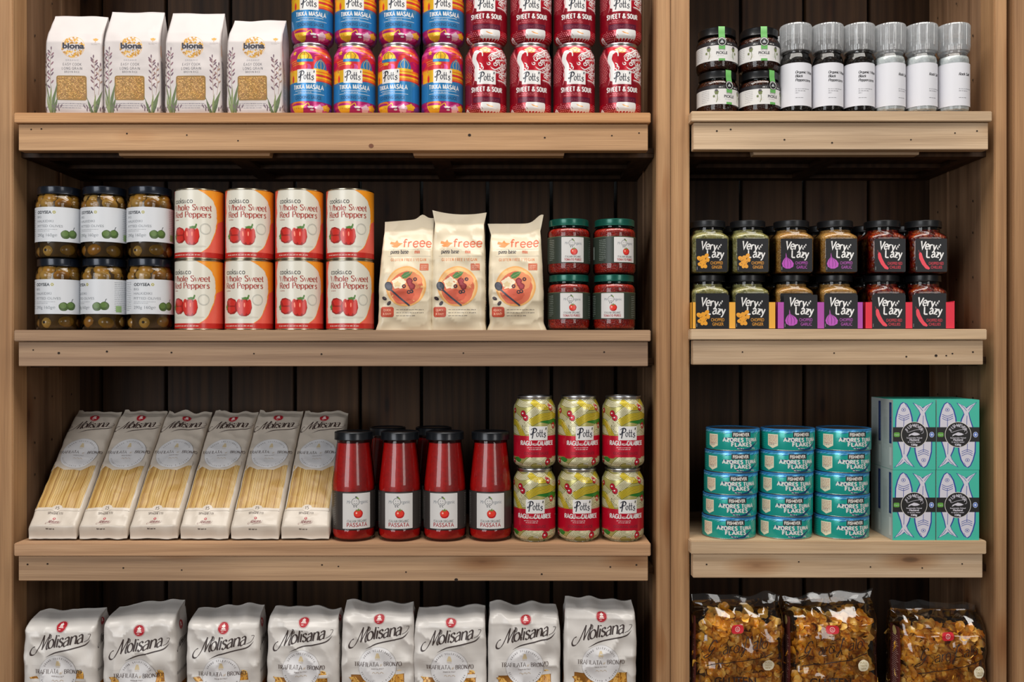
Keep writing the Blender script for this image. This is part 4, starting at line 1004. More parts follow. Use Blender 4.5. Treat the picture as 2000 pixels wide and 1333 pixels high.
# ---------------------------------------------------------------- pickle jars and grinders
def jar_pickle():
    r = thing('pickle_jar')
    lathe('glass_body', [(0, 1), (22, 1), (27, 0), (30.5, 2), (32, 6), (32.2, 40), (31.8, 46), (29.5, 51), (27.5, 53), (27.5, 56)], GLASS, r)
    lathe('contents', [(0, 2), (25, 2), (29.5, 5), (30.8, 8), (30.8, 45), (28.3, 50), (26.2, 52), (0, 52)], speckled('brown_pickle', ['#2a1008', '#4a1a0a', '#3a1408', '#5c2a10', '#1c0a05'], 300, .3, .5), r)
    lidded('lid', r, 29.6, 54.5, 12.3, M('#17181a', .3, .5, .3, name='gloss_black_lid'))
    a = Art(); gn, dk, tg = M('#5da152', .45), M('#2c2b33', .45), M('#6a7446', .45); bd = M('#211d20', .4); gd = M('#b0a070', .4)
    a.rect(-100, 13, 100, 37, WHITE, 0); a.rect(-100, 37, 100, 43, bd, 0); a.poly([(-30, 37), (0, 34.5), (30, 37)], WHITE, .2)
    a.micro(-17, 38.8, 9, 1, 1, WHITE, 1, 1.6, seed=3); a.micro(9, 38.8, 12, 1, 1, WHITE, 1, 1.6, seed=4)
    a.sans("SCOTTISH", 0, 28.6, 1.6, M('#8a8a92', .4), 1); a.sans("PICKLE", 0, 23.2, 4.2, dk, 1, bold=.03, width=17.5); a.micro(-7.5, 20.4, 15, 1, 1, M('#9a9aa0', .5), 1, .8, seed=5)
    for s in (-1, 1):
        a.line([(s*20, 30), (s*19, 22), (s*21, 16)], .9, tg, 1, sm=True); a.ell(s*20.5, 31.5, 3.2, 3.6, tg, 1, wob=.12); a.ell(s*20.8, 34.6, 2.6, 1.6, M('#4c4550', .4), 1.4, wob=.15)
        for q in ((-4, 4), (4, 5), (-5, 0), (5, -1), (3, 8)): a.line([(s*19.5, 19), (s*(19.5+q[0]), 20+q[1])], 1.2, gd if s < 0 else gn, 1, taper=3)
        a.ell(s*(20+4.5), 25.5, 1.7, 2, tg, 1.2, wob=.15)
    a.rect(-5, 13, 5, 16.5, gn, 1)
    a.micro(-46, 34, 14, 7, 2.8, M('#8a8a90', .5), 1, .7, seed=6); a.micro(44, 34, 18, 7, 2.8, M('#8a8a90', .5), 1, .7, seed=7)
    a.build('label', cylF(32.5), r, rng(-100, 100, 3.3), [37], .06)
    # the green paper strip that seals the lid
    s = Art(); s.rect(-5, 31, 5, 77, gn, 0)
    s.ell(0, 42.5, 7, 7, M('#17181a', .4), 1); s.ring(0, 42.5, 5.9, .7, WHITE, 2); s.arc("TRADITIONAL", 0, 42.5, 4.3, 90, 1.0, WHITE, 2, sans=True); s.ell(0, 41.5, 2.6, 1.9, M('#aab0b4', .4), 2, a0=0, a1=180, n=12); s.ell(0, 43.6, 1.1, 1.3, M('#aab0b4', .4), 2); s.rect(-2.8, 40.6, 2.8, 41.3, WHITE, 2.2)
    rt = [(31, 32.8), (45, 32.8), (52, 31.2), (57, 30.2), (66, 30.2), (67.4, 29.4), (77, 20)]; zt = [(31, 31), (66, 66.2), (67.4, 67.1), (77, 67.15)]
    s.build('seal_strip', lambda u, v: (u, -interp(rt, v)+.0*u, interp(zt, v)), r, [], [45, 52, 57, 66, 67.4], .06)
    return r
T = jar_pickle()
stack(T, [[1401, 1483], [1400, 1482]], 0.041, ROWS_R[1], 67.3, [[.38, .42], [.03, .0]],
      lambda r, i: f"jar of dark pickle with green seal strip, {ROWN[r]} row, {['left','right'][i]} one", 'pickle jars')
def grinder(kind):
    r = thing(f'{kind}_grinder'); pep = kind == 'pepper'
    cont = speckled('peppercorns', ['#100b09', '#2b201a', '#19120e', '#3c3027', '#0c0807'], 210, .45, 1.0) if pep else speckled('rock_salt', ['#f4f5f5', '#e9eced', '#ffffff', '#e2e7e8'], 330, .45, .3)
    lathe('glass_body', [(0, 2.5), (14, 2.5), (18, 0), (22.4, 2), (23.6, 6), (23.6, 82), (22.4, 88), (19.5, 93), (19.2, 97)], GLASS, r, 40)
    lathe('contents', [(0, 4), (17, 4), (21.5, 6), (22.4, 9), (22.4, 80) if pep else (22.6, 84), (20, 84) if pep else (21.4, 88.6), (0, 86) if pep else (0, 90)], cont, r, 40)
    lathe('grinder_head', [(18.0, 94), (20.5, 94.2), (20.5, 100), (21.6, 101), (21.6, 104), (19, 106), (18, 116), (14, 118), (0, 118)], CLEARPLAST if not pep else glass('smoky_plastic', (.35, .34, .34, 1), 1.3, .1, .1, 400, .08), r, 40)
    # ribbed clear cap
    lathe('cap', [(21.4, 97), (23.4, 98), (24.0, 106), (24.2, 137.5), (23.6, 139.6), (22, 140), (0, 140)], CLEARPLAST, r, 144, ripple=lambda t, z: .5*(math.sin(t*36+.01) > 0) if 100 < z < 139 else 0, ang=12)
    lathe('cap_inner', [(0, 121), (21.5, 121.5), (22.8, 123), (22.9, 136), (0, 137.5)], CLEARPLAST, r, 48)
    a = Art(); ink = M('#2a2a2e', .5); gy = M('#77777c', .5)
    a.rect(-76, 10, 76, 77, M('#d2d2d8', .5, name='matt_white_label'), 0)
    if pep:
        for k, t in enumerate(("Organic Whole", "Black", "Peppercorns")): a.st(t, -5, 60-k*6.1, 4.0, ink, 1, wd=.24, thin=.08, serif=.07, shear=.2, align='l', sx=1.0, sp=.08)
        a.micro(-5, 35.5, 23, 2, 3.1, gy, 1, 1.1, seed=2); a.micro(-5, 29.3, 8, 1, 3.1, gy, 1, 1.1, seed=3)
    else:
        a.st("Rock Salt", -5, 57, 4.0, ink, 1, wd=.24, thin=.08, serif=.07, shear=.2, align='l', sx=1.0, sp=.08)
        a.micro(-5, 35.5, 23, 2, 3.1, gy, 1, 1.1, seed=4)
    a.micro(-5, 22, 18, 1, 1, ink, 1, .8, seed=5); a.micro(44, 70, 24, 14, 3.4, gy, 1, .8, seed=9)
    a.build('label', cylF(23.95), r, rng(-76, 76, 2.9), [], .06)
    return r
for kind, pxs, rz in (('pepper', [1554, 1616, 1677], [-.1, -.05, -.15]), ('salt', [1737, 1799, 1862], [.42, .3, .1])):
    T = grinder(kind)
    for i, px in enumerate(pxs):
        o = T if i == 0 else dup(T); put(o, px, .030, ROWS_R[1]+.0002, rz[i])
        tag(o, f"clear {kind} grinder filled with {'black peppercorns' if kind == 'pepper' else 'white rock salt'}, {['left','middle','right'][i]} one of three", f'{kind} grinder', f'{kind} grinders')
o = dup(T); put(o, 1526, .095, ROWS_R[1]+.0002, .9); tag(o, 'clear salt grinder half hidden behind the pickle jars', 'salt grinder', 'salt grinders')

# ---------------------------------------------------------------- fish boxes
def fish_box():
    r = thing('fish_box'); a = Art(); W, H, D = 66.0, 108.5, 44.0
    te, te2, nv, wh, bk = M('#3fb9a2', .45), M('#47c2ab', .45), M('#24449a', .45), M('#d2cfda', .45), M('#161416', .45)
    hw = W/2
    a.rect(-hw, 0, hw, H, te, 0)
    def fish(cx, up, z):
        s = 1 if up else -1; X = lambda L: [(cx+p*s, 54+(q-54)*s) for p, q in L]
        body = [(0, 104), (4, 101), (9, 92), (12, 80), (13.5, 62), (12, 44), (8, 30), (4.5, 22), (7, 16), (15, 5), (5, 9.5), (1.5, 13), (-3, 9), (-13, 4), (-6, 13), (-1.5, 20), (-3.5, 30), (-8, 44), (-11.5, 62), (-11, 80), (-8, 92), (-4, 101)]
        grow = [(x*1.09+(0.9 if x > 0 else -0.9), y+(1.1 if y > 54 else -1.2)) for x, y in body]
        a.poly(X(grow), nv, z); a.poly(X(body), wh, z+.5)
        a.line(X([(0.4, 80), (0, 60), (1, 40), (.5, 24)]), .8, nv, z+1.2, sm=True)
        a.line(X([(1.2, 17), (5, 12), (10, 8)]), .7, nv, z+1.2); a.line(X([(-1.5, 16), (-5, 11), (-9, 7.5)]), .7, nv, z+1.2)
        for k in range(3): a.line(X([(-8, 86-k*3.1), (0, 83-k*3.1), (9, 86.4-k*3.1)]), .8, nv, z+1.2, sm=True)
        p = X([(0, 93)])[0]; a.ring(p[0], p[1], 3.2, .6, nv, z+1.2, n=20, ry=2.5); a.ell(p[0], p[1], 1.2, 1, nv, z+1.2, n=10)
        a.line(X([(2, 103), (5, 97)]), .6, nv, z+1.2)
    fish(-16.5, True, 1); fish(14.5, False, 1)
    a.rect(-hw, 43.5, hw, 66, bk, 3)
    a.ell(0, 54.5, 20.4, 20.0, M('#e8e4dc', .45), 3.4, n=44); a.ell(0, 54.5, 19.7, 19.3, bk, 3.8, n=44)
    a.arc("FISH4EVER", 0, 56, 10.5, 90, 5.2, wh, 4.4, sans=True, step=15.5, bold=.01)
    a.line([(-12, 61), (-10, 58), (-4, 60), (4, 62), (12, 62), (14, 58), (11, 56)], .5, wh, 4.4, sm=True)
    a.poly([(-9, 54), (-5, 56), (0, 58.2), (5, 57), (9, 55), (5, 53.4), (0, 53), (-4.5, 54.2), (-9.5, 51.5), (-8, 54)], wh, 4.4)
    a.sans("Sustainably Fished", 0, 48.6, 2.0, wh, 4.4, bold=.02, width=24); a.sans("Mackerel", 0, 45.2, 2.6, wh, 4.4, bold=.05, width=15)
    a.sans("in spring water", 0, 42.2, 2.0, wh, 4.4, bold=.02, width=20); a.sans("120g", 0, 37.6, 3.0, wh, 4.4, bold=.05, width=9.5)
    a.rrect(-31.5, 51, -22.5, 58, 2, M('#5da03c', .45), 4); a.sans("Organic", -27, 53.6, 1.7, wh, 4.6)
    a.ell(27, 54.5, 3.7, 4.3, M('#c9d4f0', .45), 4, n=20); a.ell(27, 54.5, 3.0, 3.6, M('#3f63b8', .45), 4.3, n=20); a.poly([(27, 57), (29, 54.5), (27, 52), (25, 54.5)], M('#c9d4f0', .45), 4.6)
    a.build('front_print', lambda u, v: (u, -D/2-.05, v), r, [], [], .06, clip=(-hw, 0, hw, H))
    s = Art(); s.rect(-D/2, 0, D/2, H, M('#aeb6b4', .45, name='pale_grey_side'), 0); s.rect(8, 40, 17, 104, M('#1f2f66', .45), 1)
    s.sans("MACKEREL IN SPRING WATER", 12.6, 72, 3.0, M('#5a7fb8', .45), 2, rot=-90, width=56)
    for k in range(9): s.rect(-15+k*1.9, 30+(k % 3)*8, -14.4+k*1.9, 92-(k % 2)*12, M('#8b9492', .5), 1)
    s.rect(8, 6, 17, 34, M('#c9cfcc', .5), 1)
    s.build('side_print', lambda u, v: (-hw-.05, -u, v), r, [], [], .06)
    bm = bmesh.new(); bm_box(bm, -hw/1000, hw/1000, -D/2000, D/2000, 0, H/1000); finish(bm, 'carton', [te2], r, bevel=.0005)
    return r
T = fish_box(); i = 0
for rw in range(2):
    for dp in range(2):
        for c in range(2):
            o = T if i == 0 else dup(T); i += 1
            fx = PX([1744, 1829.5][c], .003)+.033+(.0004 if rw else 0)
            o.location = (fx+[0, .001][dp], .026+dp*.0455, ROWS_R[3]+.0002+rw*.1089); o.rotation_euler = (0, 0, [0.0, -.0, .0, .0][rw*2+c])
            tag(o, f"turquoise boxed mackerel tin, {['lower','upper'][rw]} {['left','right'][c]} of the {['front','back'][dp]} four", 'fish box', 'boxed tins of mackerel')

# ---------------------------------------------------------------- paper and film bags
def bag_base(a, W, D, r, H, m, H0=0):
    L = rlen(W/2, D/2, r)/2-.01
    a.rect(-L, H0, L, H, m, 0); return L
def rice_bag(seed, H=163, lean=0.0):
    r = thing('rice_bag'); a = Art(); W, D, R = 88, 52, 5
    wh = M('#c9c1bf', .55, name='matt_paper'); L = bag_base(a, W, D, R, H, wh)
    gold, dk, ol, pu, og = M('#c28f2e', .5), M('#2b2b38', .5), M('#5d6b42', .5), M('#6b5460', .5), M('#8a6a30', .5)
    rg = random.Random(2)
    # round seal made of little golden shapes
    a.ell(0, 104, 17.6, 17.2, M('#d9a860', .5), .6, n=36); a.ell(0, 104, 17.0, 16.6, wh, .9, n=36)
    for k in range(150):
        t = rg.uniform(0, 6.28); q = sqrt(rg.random())*16.2; x, y = q*cos(t), 104+q*sin(t)
        if abs(y-104) < 4.6 and abs(x) < 15: continue
        if y < 101 and y > 98.6 and abs(x) < 9: continue
        a.ell(x, y, rg.uniform(1.1, 2.2), rg.uniform(.7, 1.6), rg.choice([gold, gold, M('#d8a848', .5), M('#a87424', .5)]), 1.2, rot=rg.uniform(0, 180), n=8, wob=.1)
    a.sans("biona", 0.5, 101.6, 8.6, dk, 2.2, bold=.045, width=33); a.sans("ORGANIC", 1.5, 98.8, 1.9, dk, 2.2, space=1.4, width=20)
    # little tree emblem
    a.ell(33, 117, 3.8, 2.2, gold, 1, wob=.15); a.line([(33, 117), (33, 112.5)], .8, gold, 1); a.micro(27, 110, 13, 2, 1.8, M('#a9a0a0', .5), 1, .6, seed=2)
    a.sans("ORGANIC", -1, 82, 2.4, M('#8b8790', .5), 1, space=1.35, width=20)
    a.st("EASY COOK", -1, 74.6, 4.0, dk, 1, wd=.11, thin=.075, sp=.24, sx=.93); a.st("LONG GRAIN", -1, 68.2, 4.0, dk, 1, wd=.11, thin=.075, sp=.24, sx=.93)
    a.st("BROWN RICE", -1, 63.2, 2.9, dk, 1, wd=.11, thin=.08, sp=.28, sx=.9)
    x0, x1, y0, y1 = -24.5, 20.5, 21.5, 58.5
    a.rrect(x0-.5, y0-.5, x1+.5, y1+.5, 3.4, og, 1); a.rrect(x0, y0, x1, y1, 3, M('#8f6a2a', .5), 1.3)
    for k in range(520):
        x, y = rg.uniform(x0+2, x1-2), rg.uniform(y0+2, y1-2); t = rg.uniform(0, pi); l, q = rg.uniform(1.3, 2.2), .52
        a.poly([(x+l*cos(t), y+l*sin(t)), (x-q*sin(t), y+q*cos(t)), (x-l*cos(t), y-l*sin(t)), (x+q*sin(t), y-q*cos(t))], rg.choice([M('#c99544', .4), M('#b9833a', .4), M('#dcae62', .4), M('#946024', .4)]), 1.6+k*.0006)
    def stem(x, y, h, s, m, n, ln, leaf):
        pts = [(x, y), (x+s*.6, y+h*.4), (x+s*.2, y+h*.75), (x+s, y+h)]; a.line(pts, .55, m, 1, sm=True)
        c = _catmull(pts)
        for k in range(n):
            p = c[int(len(c)*(.28+.7*k/n))-1 if int(len(c)*(.28+.7*k/n)) < len(c) else -1]; sg = 1 if k % 2 else -1
            a.ell(p[0]+sg*ln*.8, p[1]+ln*.8, ln*.95, ln*.34, leaf if k % 3 else pu, 1.1, rot=90-sg*38, n=8)
        a.ell(c[-1][0], c[-1][1]+2, 1, 2.8, pu, 1.1, n=8)
    br = M('#9a7a6a', .5)
    stem(-35, 22, 78, 1.5, M('#7b6a58', .5), 13, 3.6, M('#86606a', .5)); stem(33, 22, 66, -2, br, 13, 3.6, M('#7a5a60', .5)); stem(38, 30, 46, 3, br, 7, 2.8, br); stem(-40, 30, 60, -1, br, 8, 3, M('#6b5a60', .5))
    for x, s, h in ((-33, -9, 52), (-33, 10, 50), (-35, 2, 44), (-36, -4, 30), (30, -13, 34), (32, 12, 38), (32, 2, 32), (34, 7, 24), (-30, 8, 28), (28, -6, 20)):
        gm = rg.choice([ol, M('#4b5a36', .5), M('#7a8552', .5)])
        a.poly([(x-.9, 2), (x+s*.35-2.0, h*.5), (x+s, h), (x+s*.45+1.6, h*.45), (x+1.4, 2)], gm, 1.5)
    for x in (-22, -27, 21, 25, 41, -42): 
        for q in (-4, 0, 4): a.ell(x+q, 8+abs(q), .9, 3.6, pu, 1.6, rot=-q*7, n=8)
    a.micro(-23, 15.5, 42, 3, 3.2, M('#4d4a5e', .5), 1, .9, seed=4, align='c')
    for k in range(34): a.rect(48, 8+k*2.3, 62-(k % 4), 9.1+k*2.3, M('#4a4550', .5), 1)     # side panel text
    a.poly([(47, 108), (58, 112), (58, 92), (47, 92)], M('#dcb49c', .5), .8)
    F = bagF(W, D, R, [(0, .97), (10, 1), (118, 1), (H-12, .965), (H, .955)], [(0, .92), (8, 1), (112, .98), (128, .8), (H-2, .03), (H, .02)],
             [(0, 0), (112, 0), (H, 4+lean)], [(0, 0), (60, 1), (118, 7), (H, 3)], [(0, 0), (20, 2), (70, 4), (120, 2), (H, 0)], .55, .03, seed,
             ztop=lambda x, v: (v/H)**6*(noise.noise(Vector((x*.03, seed, 0)))*1.6), crease=.5)
    a.build('bag_body', F, r, rng(-L, L, 4.4), rng(0, H, 4.1), .08, clip=(-L, 0, L, H))
    return r
for i, (px, rz, H) in enumerate([(156, .05, 163), (268, 0.02, 169), (386, .0, 167), (505, -.03, 157)]):
    o = rice_bag(i*3.7+1, H, [2, 0, 0, 4][i]); put(o, px+1, .0365, ROWS_L[1]+.0002, rz)
    tag(o, f"white paper bag of long grain brown rice, {nth(i, 4)} of its four", 'rice bag', 'bags of brown rice')

def flour_bag(seed, v):
    r = thing('flour_bag'); a = Art(); W, D, R, H = 84, 46, 9, v['H']
    cr = M('#d3c5aa', .38, 0, .15, name='satin_cream_film'); L = bag_base(a, W, D, R, H, cr)
    o1, o2, rd, dk = M('#c8562c', .45), M('#e0823c', .45), M('#b8452a', .45), M('#34303a', .45)
    a.st("freee", 15, 130.5, 13.0, o1, 1, wd=.15, sx=1.3, sp=.12)
    a.poly([(-29, 140), (-22, 138.5), (-19, 142.5), (-16, 138), (-9, 137), (-13, 134), (-17, 130), (-24, 130.5), (-28, 133), (-23, 134), (-30, 136)], o2, 1)
    a.st("pizza base", -13, 120, 6.2, dk, 1, wd=.16, thin=.08, serif=.05, sx=.8, sp=.08); a.st("mix", 15.5, 120, 6.2, o1, 1, wd=.16, thin=.08, serif=.05, sx=.78, sp=.06)
    a.rect(-31, 126.6, 37, 126.9, M('#a8a29a', .5), 1); a.rect(-31, 115.6, 37, 115.9, M('#a8a29a', .5), 1)
    a.st("GLUTEN FREE | VEGAN", 2, 108, 4.2, M('#cf7434', .45), 1, wd=.17, thin=.08, serif=.1, sp=.24, sx=.86)
    a.rrect(20, 93, 34, 104, 1, M('#c46a4a', .5), 1); a.micro(22, 100, 10, 3, 2.6, M('#eec9b4', .5), 1.5, .9, seed=2)
    # pizza
    a.ell(0, 68, 30.5, 31.5, M('#e0a45c', .5), 1, n=44, wob=.006); a.ell(0, 68, 28, 29, M('#e9b87a', .5), 1.3, n=40, wob=.01)
    a.ell(0, 65, 25, 26, M('#d2694a', .5), 1.6, n=36, wob=.03); a.ell(8, 76, 16, 14, M('#dd8a5c', .5), 1.8, wob=.06); a.ell(-3, 54, 16, 9, M('#c4553c', .5), 1.9, wob=.05)
    a.ell(-11, 73, 10, 9, M('#efe0c0', .5), 2.2, wob=.12); a.ell(-13, 71, 5, 4, M('#e2c898', .5), 2.5, wob=.2)
    a.poly([(-8, 84), (-3, 89.5), (4, 91), (9, 90.5), (6, 85), (0, 80.5), (-5, 80)], M('#4f7f44', .45), 2.6); a.line([(-7, 82), (8, 90)], .6, M('#8fb07a', .45), 3)
    for x, y, q in ((5, 76, 5), (9, 68, 5), (6, 71.5, 4)): a.ell(x, y, q, q*1.05, M('#8a2f34', .45), 2.6, wob=.05); a.ell(x, y, q*.6, q*.6, M('#a8444a', .45), 2.8, wob=.1)
    for x, y in ((13.5, 79), (-3, 68), (4.5, 59), (8.5, 60)): a.ell(x, y, 3, 3, M('#3a2a30', .45), 2.9, n=16); a.ell(x, y, 1.3, 1.3, M('#d2694a', .5), 3.1, n=10)
    a.ell(-26, 68, 5.6, 7.4, M('#33343e', .35), 3.2, rot=28); a.ell(-26.4, 68.6, 3.8, 5.2, M('#4a4c58', .35), 3.5, rot=28)
    a.line([(-23, 63), (-10, 51), (6, 38)], 2.6, M('#3c3e48', .35), 3.2); a.line([(-4, 46), (7, 37.5)], 4.4, M('#3c3e48', .35), 3.25, taper=2)
    for x, y, t in ((-32, 49, -30), (-25, 41.5, 50)): a.ell(x, y, 4, 2.6, M('#2c2226', .4), 1.5, rot=t, n=14); a.ell(x-.6, y+.5, 1.6, .9, M('#55404a', .4), 1.8, rot=t, n=8)
    a.rrect(-37.5, 20, -17.5, 36, 3.5, rd, 1); a.sans("QUICK", -27.5, 29.4, 3.0, M('#f0b090', .5), 1.6, bold=.02, width=12); a.sans("& EASY", -27.5, 23.6, 3.0, M('#f0b090', .5), 1.6, bold=.02, width=13)
    a.micro(-14, 31, 42, 3, 4.6, M('#4f4a4a', .5), 1, 1.1, seed=5)
    for s in (-1, 1):
        for k in range(20):
            x = s*(46+(k % 3)); y = 30+k*4.2; a.rect(min(x, x+s*9), y, max(x, x+s*9), y+1.3+(k % 3)*.7, rd if k in (3, 9, 16) else M('#4a4448', .5), 1)
    a.rect(-L, H-15, L, H-14.6, M('#c2b59c', .5), .4); a.rect(-L, H-14.6, L, H, M('#cfc2aa', .38, 0, .15), .2)
    F = bagF(W, D, R, [(0, v['foot']), (12, 1.0), (60, 1.03), (120, .98), (H-18, .93), (H, v['top'])], [(0, 1.0), (20, 1.05), (90, .98), (125, .72), (H-22, .12), (H-16, .02), (H, .02)],
             [(0, 0), (60, 0), (H, v['lean'])], [(0, 0), (H, 0)], [(0, 0), (25, 3), (70, 6), (110, 4), (150, 0)], 1.25, .028, seed,
             ztop=v['ztop'], xtab=[(0, 0), (H, v['side'])], crease=1.3)
    a.build('bag_body', F, r, rng(-L, L, 3.6), rng(0, H, 3.6), .12, clip=(-L, 0, L, H))
    return r
FB = [dict(H=174, foot=1.1, top=.93, lean=10, side=5, ztop=lambda x, v: (v/174)**8*(2+x*.08+7*math.exp(-((x-22)/8)**2))),
      dict(H=184, foot=1.04, top=1.03, lean=4, side=0, ztop=lambda x, v: (v/184)**6*((x/42)**2*5-x*.05)),
      dict(H=170, foot=1.12, top=1.06, lean=8, side=-3, ztop=lambda x, v: (v/170)**8*(14*math.exp(-((x-40)/12)**2)))]
for i, (px, rz, nm) in enumerate([(793, .04, 'short wrinkled bag leaning left'), (897, -.04, 'tallest bag, in the middle'), (1010, -.05, 'bag with upturned right corner')]):
    o = flour_bag(i*5.1+2, FB[i]); put(o, px, .037, ROWS_L[2]+.0002, rz); o.scale = (1.0, 1, 1)
    tag(o, f"cream pizza base flour mix bag, {nm}", 'flour bag', 'bags of pizza base mix')

def molisana(a, x, y, W, m, z=1, rot=9):
    """calligraphic name with its swash underline; W = overall width"""
    k = W/93.0; c, s = cos(radians(rot)), sin(radians(rot)); T = lambda p, q: (x+(p*c-q*s)*k, y+(p*s+q*c)*k)
    p = T(-30, 0); a.st('q', p[0], p[1], 19*k, m, z, wd=.15, thin=.03, shear=.32, rot=rot, sx=1.0, phi=35)
    p = T(8.5, 0.5); a.st('olisana', p[0], p[1], 18*k, m, z, wd=.17, thin=.05, shear=.34, rot=rot, sx=.96, sp=0.0, phi=20)
    p = T(-13, 14.5); a.st('la', p[0], p[1], 7.5*k, m, z, wd=.16, thin=.05, shear=.3, rot=rot, sx=.8, sp=.02)
    a.line([T(37, 1), T(45, 4), T(50, 11), T(46, 12)], .7*k, m, z, sm=True)
    a.line([T(-22, -12), T(-5, -7), T(20, -5.5), T(38, -4), T(48, 3)], 1.9*k, m, z, sm=True, taper=2.4)
def seal(a, x, y, r, z=1):
    r *= .95
    rd = M('#b01f2c', .45); a.ring(x, y, r*1.12, .25, rd, z, n=28); a.ell(x, y, r, r, rd, z, n=28)
    w_ = M('#f0e2dc', .5); a.ell(x, y+r*.35, r*.34, r*.22, w_, z+.5, n=10); a.rect(x-r*.36, y-r*.15, x+r*.36, y+r*.1, w_, z+.5); a.rect(x-r*.5, y-r*.34, x+r*.5, y-r*.22, w_, z+.5)
    a.line([(x, y+r*.5), (x, y+r*.72)], r*.14, w_, z+.5); a.micro(x-r*.4, y-r*.68, r*.8, 1, 1, w_, z+.5, r*.14, seed=3)
def bronze(a, x, y, r, k, z, paper, full=True):
    dk, gy, tn = M('#4a3a36', .5), M('#a8a4a2', .5), M('#b59a74', .5)
    a.ell(x, y, r, r, M('#d9d7d8', .5), z, n=44); a.ring(x, y, r, .35, gy, z+.4, n=44)
    a.arc("GRANO SELEZIONATO", x, y, r*.80, 90, 2.3*k, M('#5a5254', .5), z+.6, wd=.16, step=7.4)
    a.arc("DECORTICATO A PIETRA", x, y, r*.84, -90, 2.3*k, M('#5a5254', .5), z+.6, wd=.16, step=7.2, up=False)
    a.sans("PASTA", x, y+r*.33, 1.7*k, tn, z+.6); 
    a.poly([(x-4*k, y+r*.42), (x+4*k, y+r*.42), (x+3*k, y+r*.56), (x+1.4*k, y+r*.7), (x-1.4*k, y+r*.7), (x-3*k, y+r*.56)], M('#d0bd98', .5), z+.5)
    a.st("TRAFILATA", x-r*.60, y+r*.01, 6.3*k, dk, z+1, wd=.14, thin=.05, serif=.08, sp=.12, sx=.93)
    a.st("al", x+r*.17, y+r*.01, 3.8*k, tn, z+1, wd=.1, shear=.3); a.st("BRONZO", x+r*.80, y+r*.01, 6.3*k, dk, z+1, wd=.14, thin=.05, serif=.08, sp=.12, sx=.9)
    for yy in (.42, -.08): a.rect(x-r*1.45, y+r*yy-.15, x-r*.8, y+r*yy, gy, z+.4); a.rect(x+r*.8, y+r*yy-.15, x+r*1.45, y+r*yy, gy, z+.4)
    a.sans("MADE IN ITALY", x, y-r*.16, 2.0*k, M('#6b5a54', .5), z+1)
    for q in (-1, 0, 1): a.line([(x+(q*6-2)*k, y-r*.36), (x+(q*6)*k, y-r*.30), (x+(q*6+3)*k, y-r*.38)], .5, tn, z+.8, sm=True)
def spaghetti_pack(seed):
    r = thing('spaghetti_pack'); a = Art(); W, D, R, H = 76.5, 25, 7, 256
    pp = M('#cbbfb1', .42, 0, .12, name='satin_pasta_film'); L = bag_base(a, W, D, R, H, pp); dk = M('#3c2a26', .5)
    wn = M('#8f6a38', .45, name='pasta_window'); rg = random.Random(3)
    a.rect(-35, 45, 33, 138, wn, 1)
    x = -34.8; tn = [M('#cba766', .42), M('#bb9352', .42), M('#d3b274', .42), M('#a67c40', .42), M('#c49d5c', .42)]
    while x < 32.6:
        w_ = rg.choice([1.2, 1.5, 1.7, 1.5]); s1 = rg.uniform(-.5, .5)
        a.poly([(x, 45), (x+w_, 45), (x+w_+s1, 138), (x+s1, 138)], rg.choice(tn), 2.1); x += w_+rg.choice([.15, .3, .55])
    a.poly([(-36, 139), (-36, 118), (-28, 128), (-14, 120), (0, 121), (12, 120), (28, 130), (34, 130), (34, 139)], pp, 3.2)
    a.rect(-36, 42, 34, 47, pp, 3.2); a.ell(-1, 46, 8, 6.4, pp, 3.3)
    seal(a, 0, 234, 8.0); molisana(a, 0, 209, 74, dk, 1, rot=4)
    bronze(a, 0, 154, 30, .86, 4.2, pp)
    a.st("15", -1, 43.5, 5.4, dk, 4.4, wd=.14, thin=.06, serif=.08); a.st("SPAGHETTI", -1, 34.8, 3.8, dk, 4.4, wd=.13, thin=.06, serif=.08, sp=.14, sx=.9)
    seal(a, 0, 27, 1.9); molisana(a, 0, 19.5, 22, M('#7a3a40', .5), 1, rot=4); a.micro(-9, 10, 18, 1, 1, dk, 1, 1.4, seed=4)
    F = bagF(W, D, R, [(0, .97), (14, 1), (240, 1.0), (H, .99)], [(0, .04), (5, .35), (14, .95), (30, 1), (215, 1), (236, .7), (248, .15), (H, .03)],
             [(0, 4), (12, 0)], [(0, 0)], [(0, 0), (30, 1.5), (200, 1.5), (240, 0)], .95, .03, seed, ztop=lambda x, v: (v/H)**10*(noise.noise(Vector((x*.05, seed*3, 2)))*7+(4 if x < -30 else 0))+max(0, 1-v/14)*(1.5+2*noise.noise(Vector((x*.06, seed, 5)))), crease=.8)
    a.build('pack_body', F, r, rng(-L, L, 4.2), rng(0, H, 4.2), .16, clip=(-L, 0, L, H))
    return r
TH = radians(43.6)
for i in range(6):
    o = spaghetti_pack(i*2.3+1); px = 99+98.7*i
    o.location = (PX(px, .012)+[-.001, -.0005, 0, .0005, .001, .001][i], .0165, ROWS_L[3]+.0045); o.rotation_euler = (-TH, 0, [.004, 0, .005, -.004, .004, 0][i])
    tag(o, f"leaning pack of spaghetti, {nth(i, 6)} of the six", 'spaghetti pack', 'leaning packs of spaghetti')

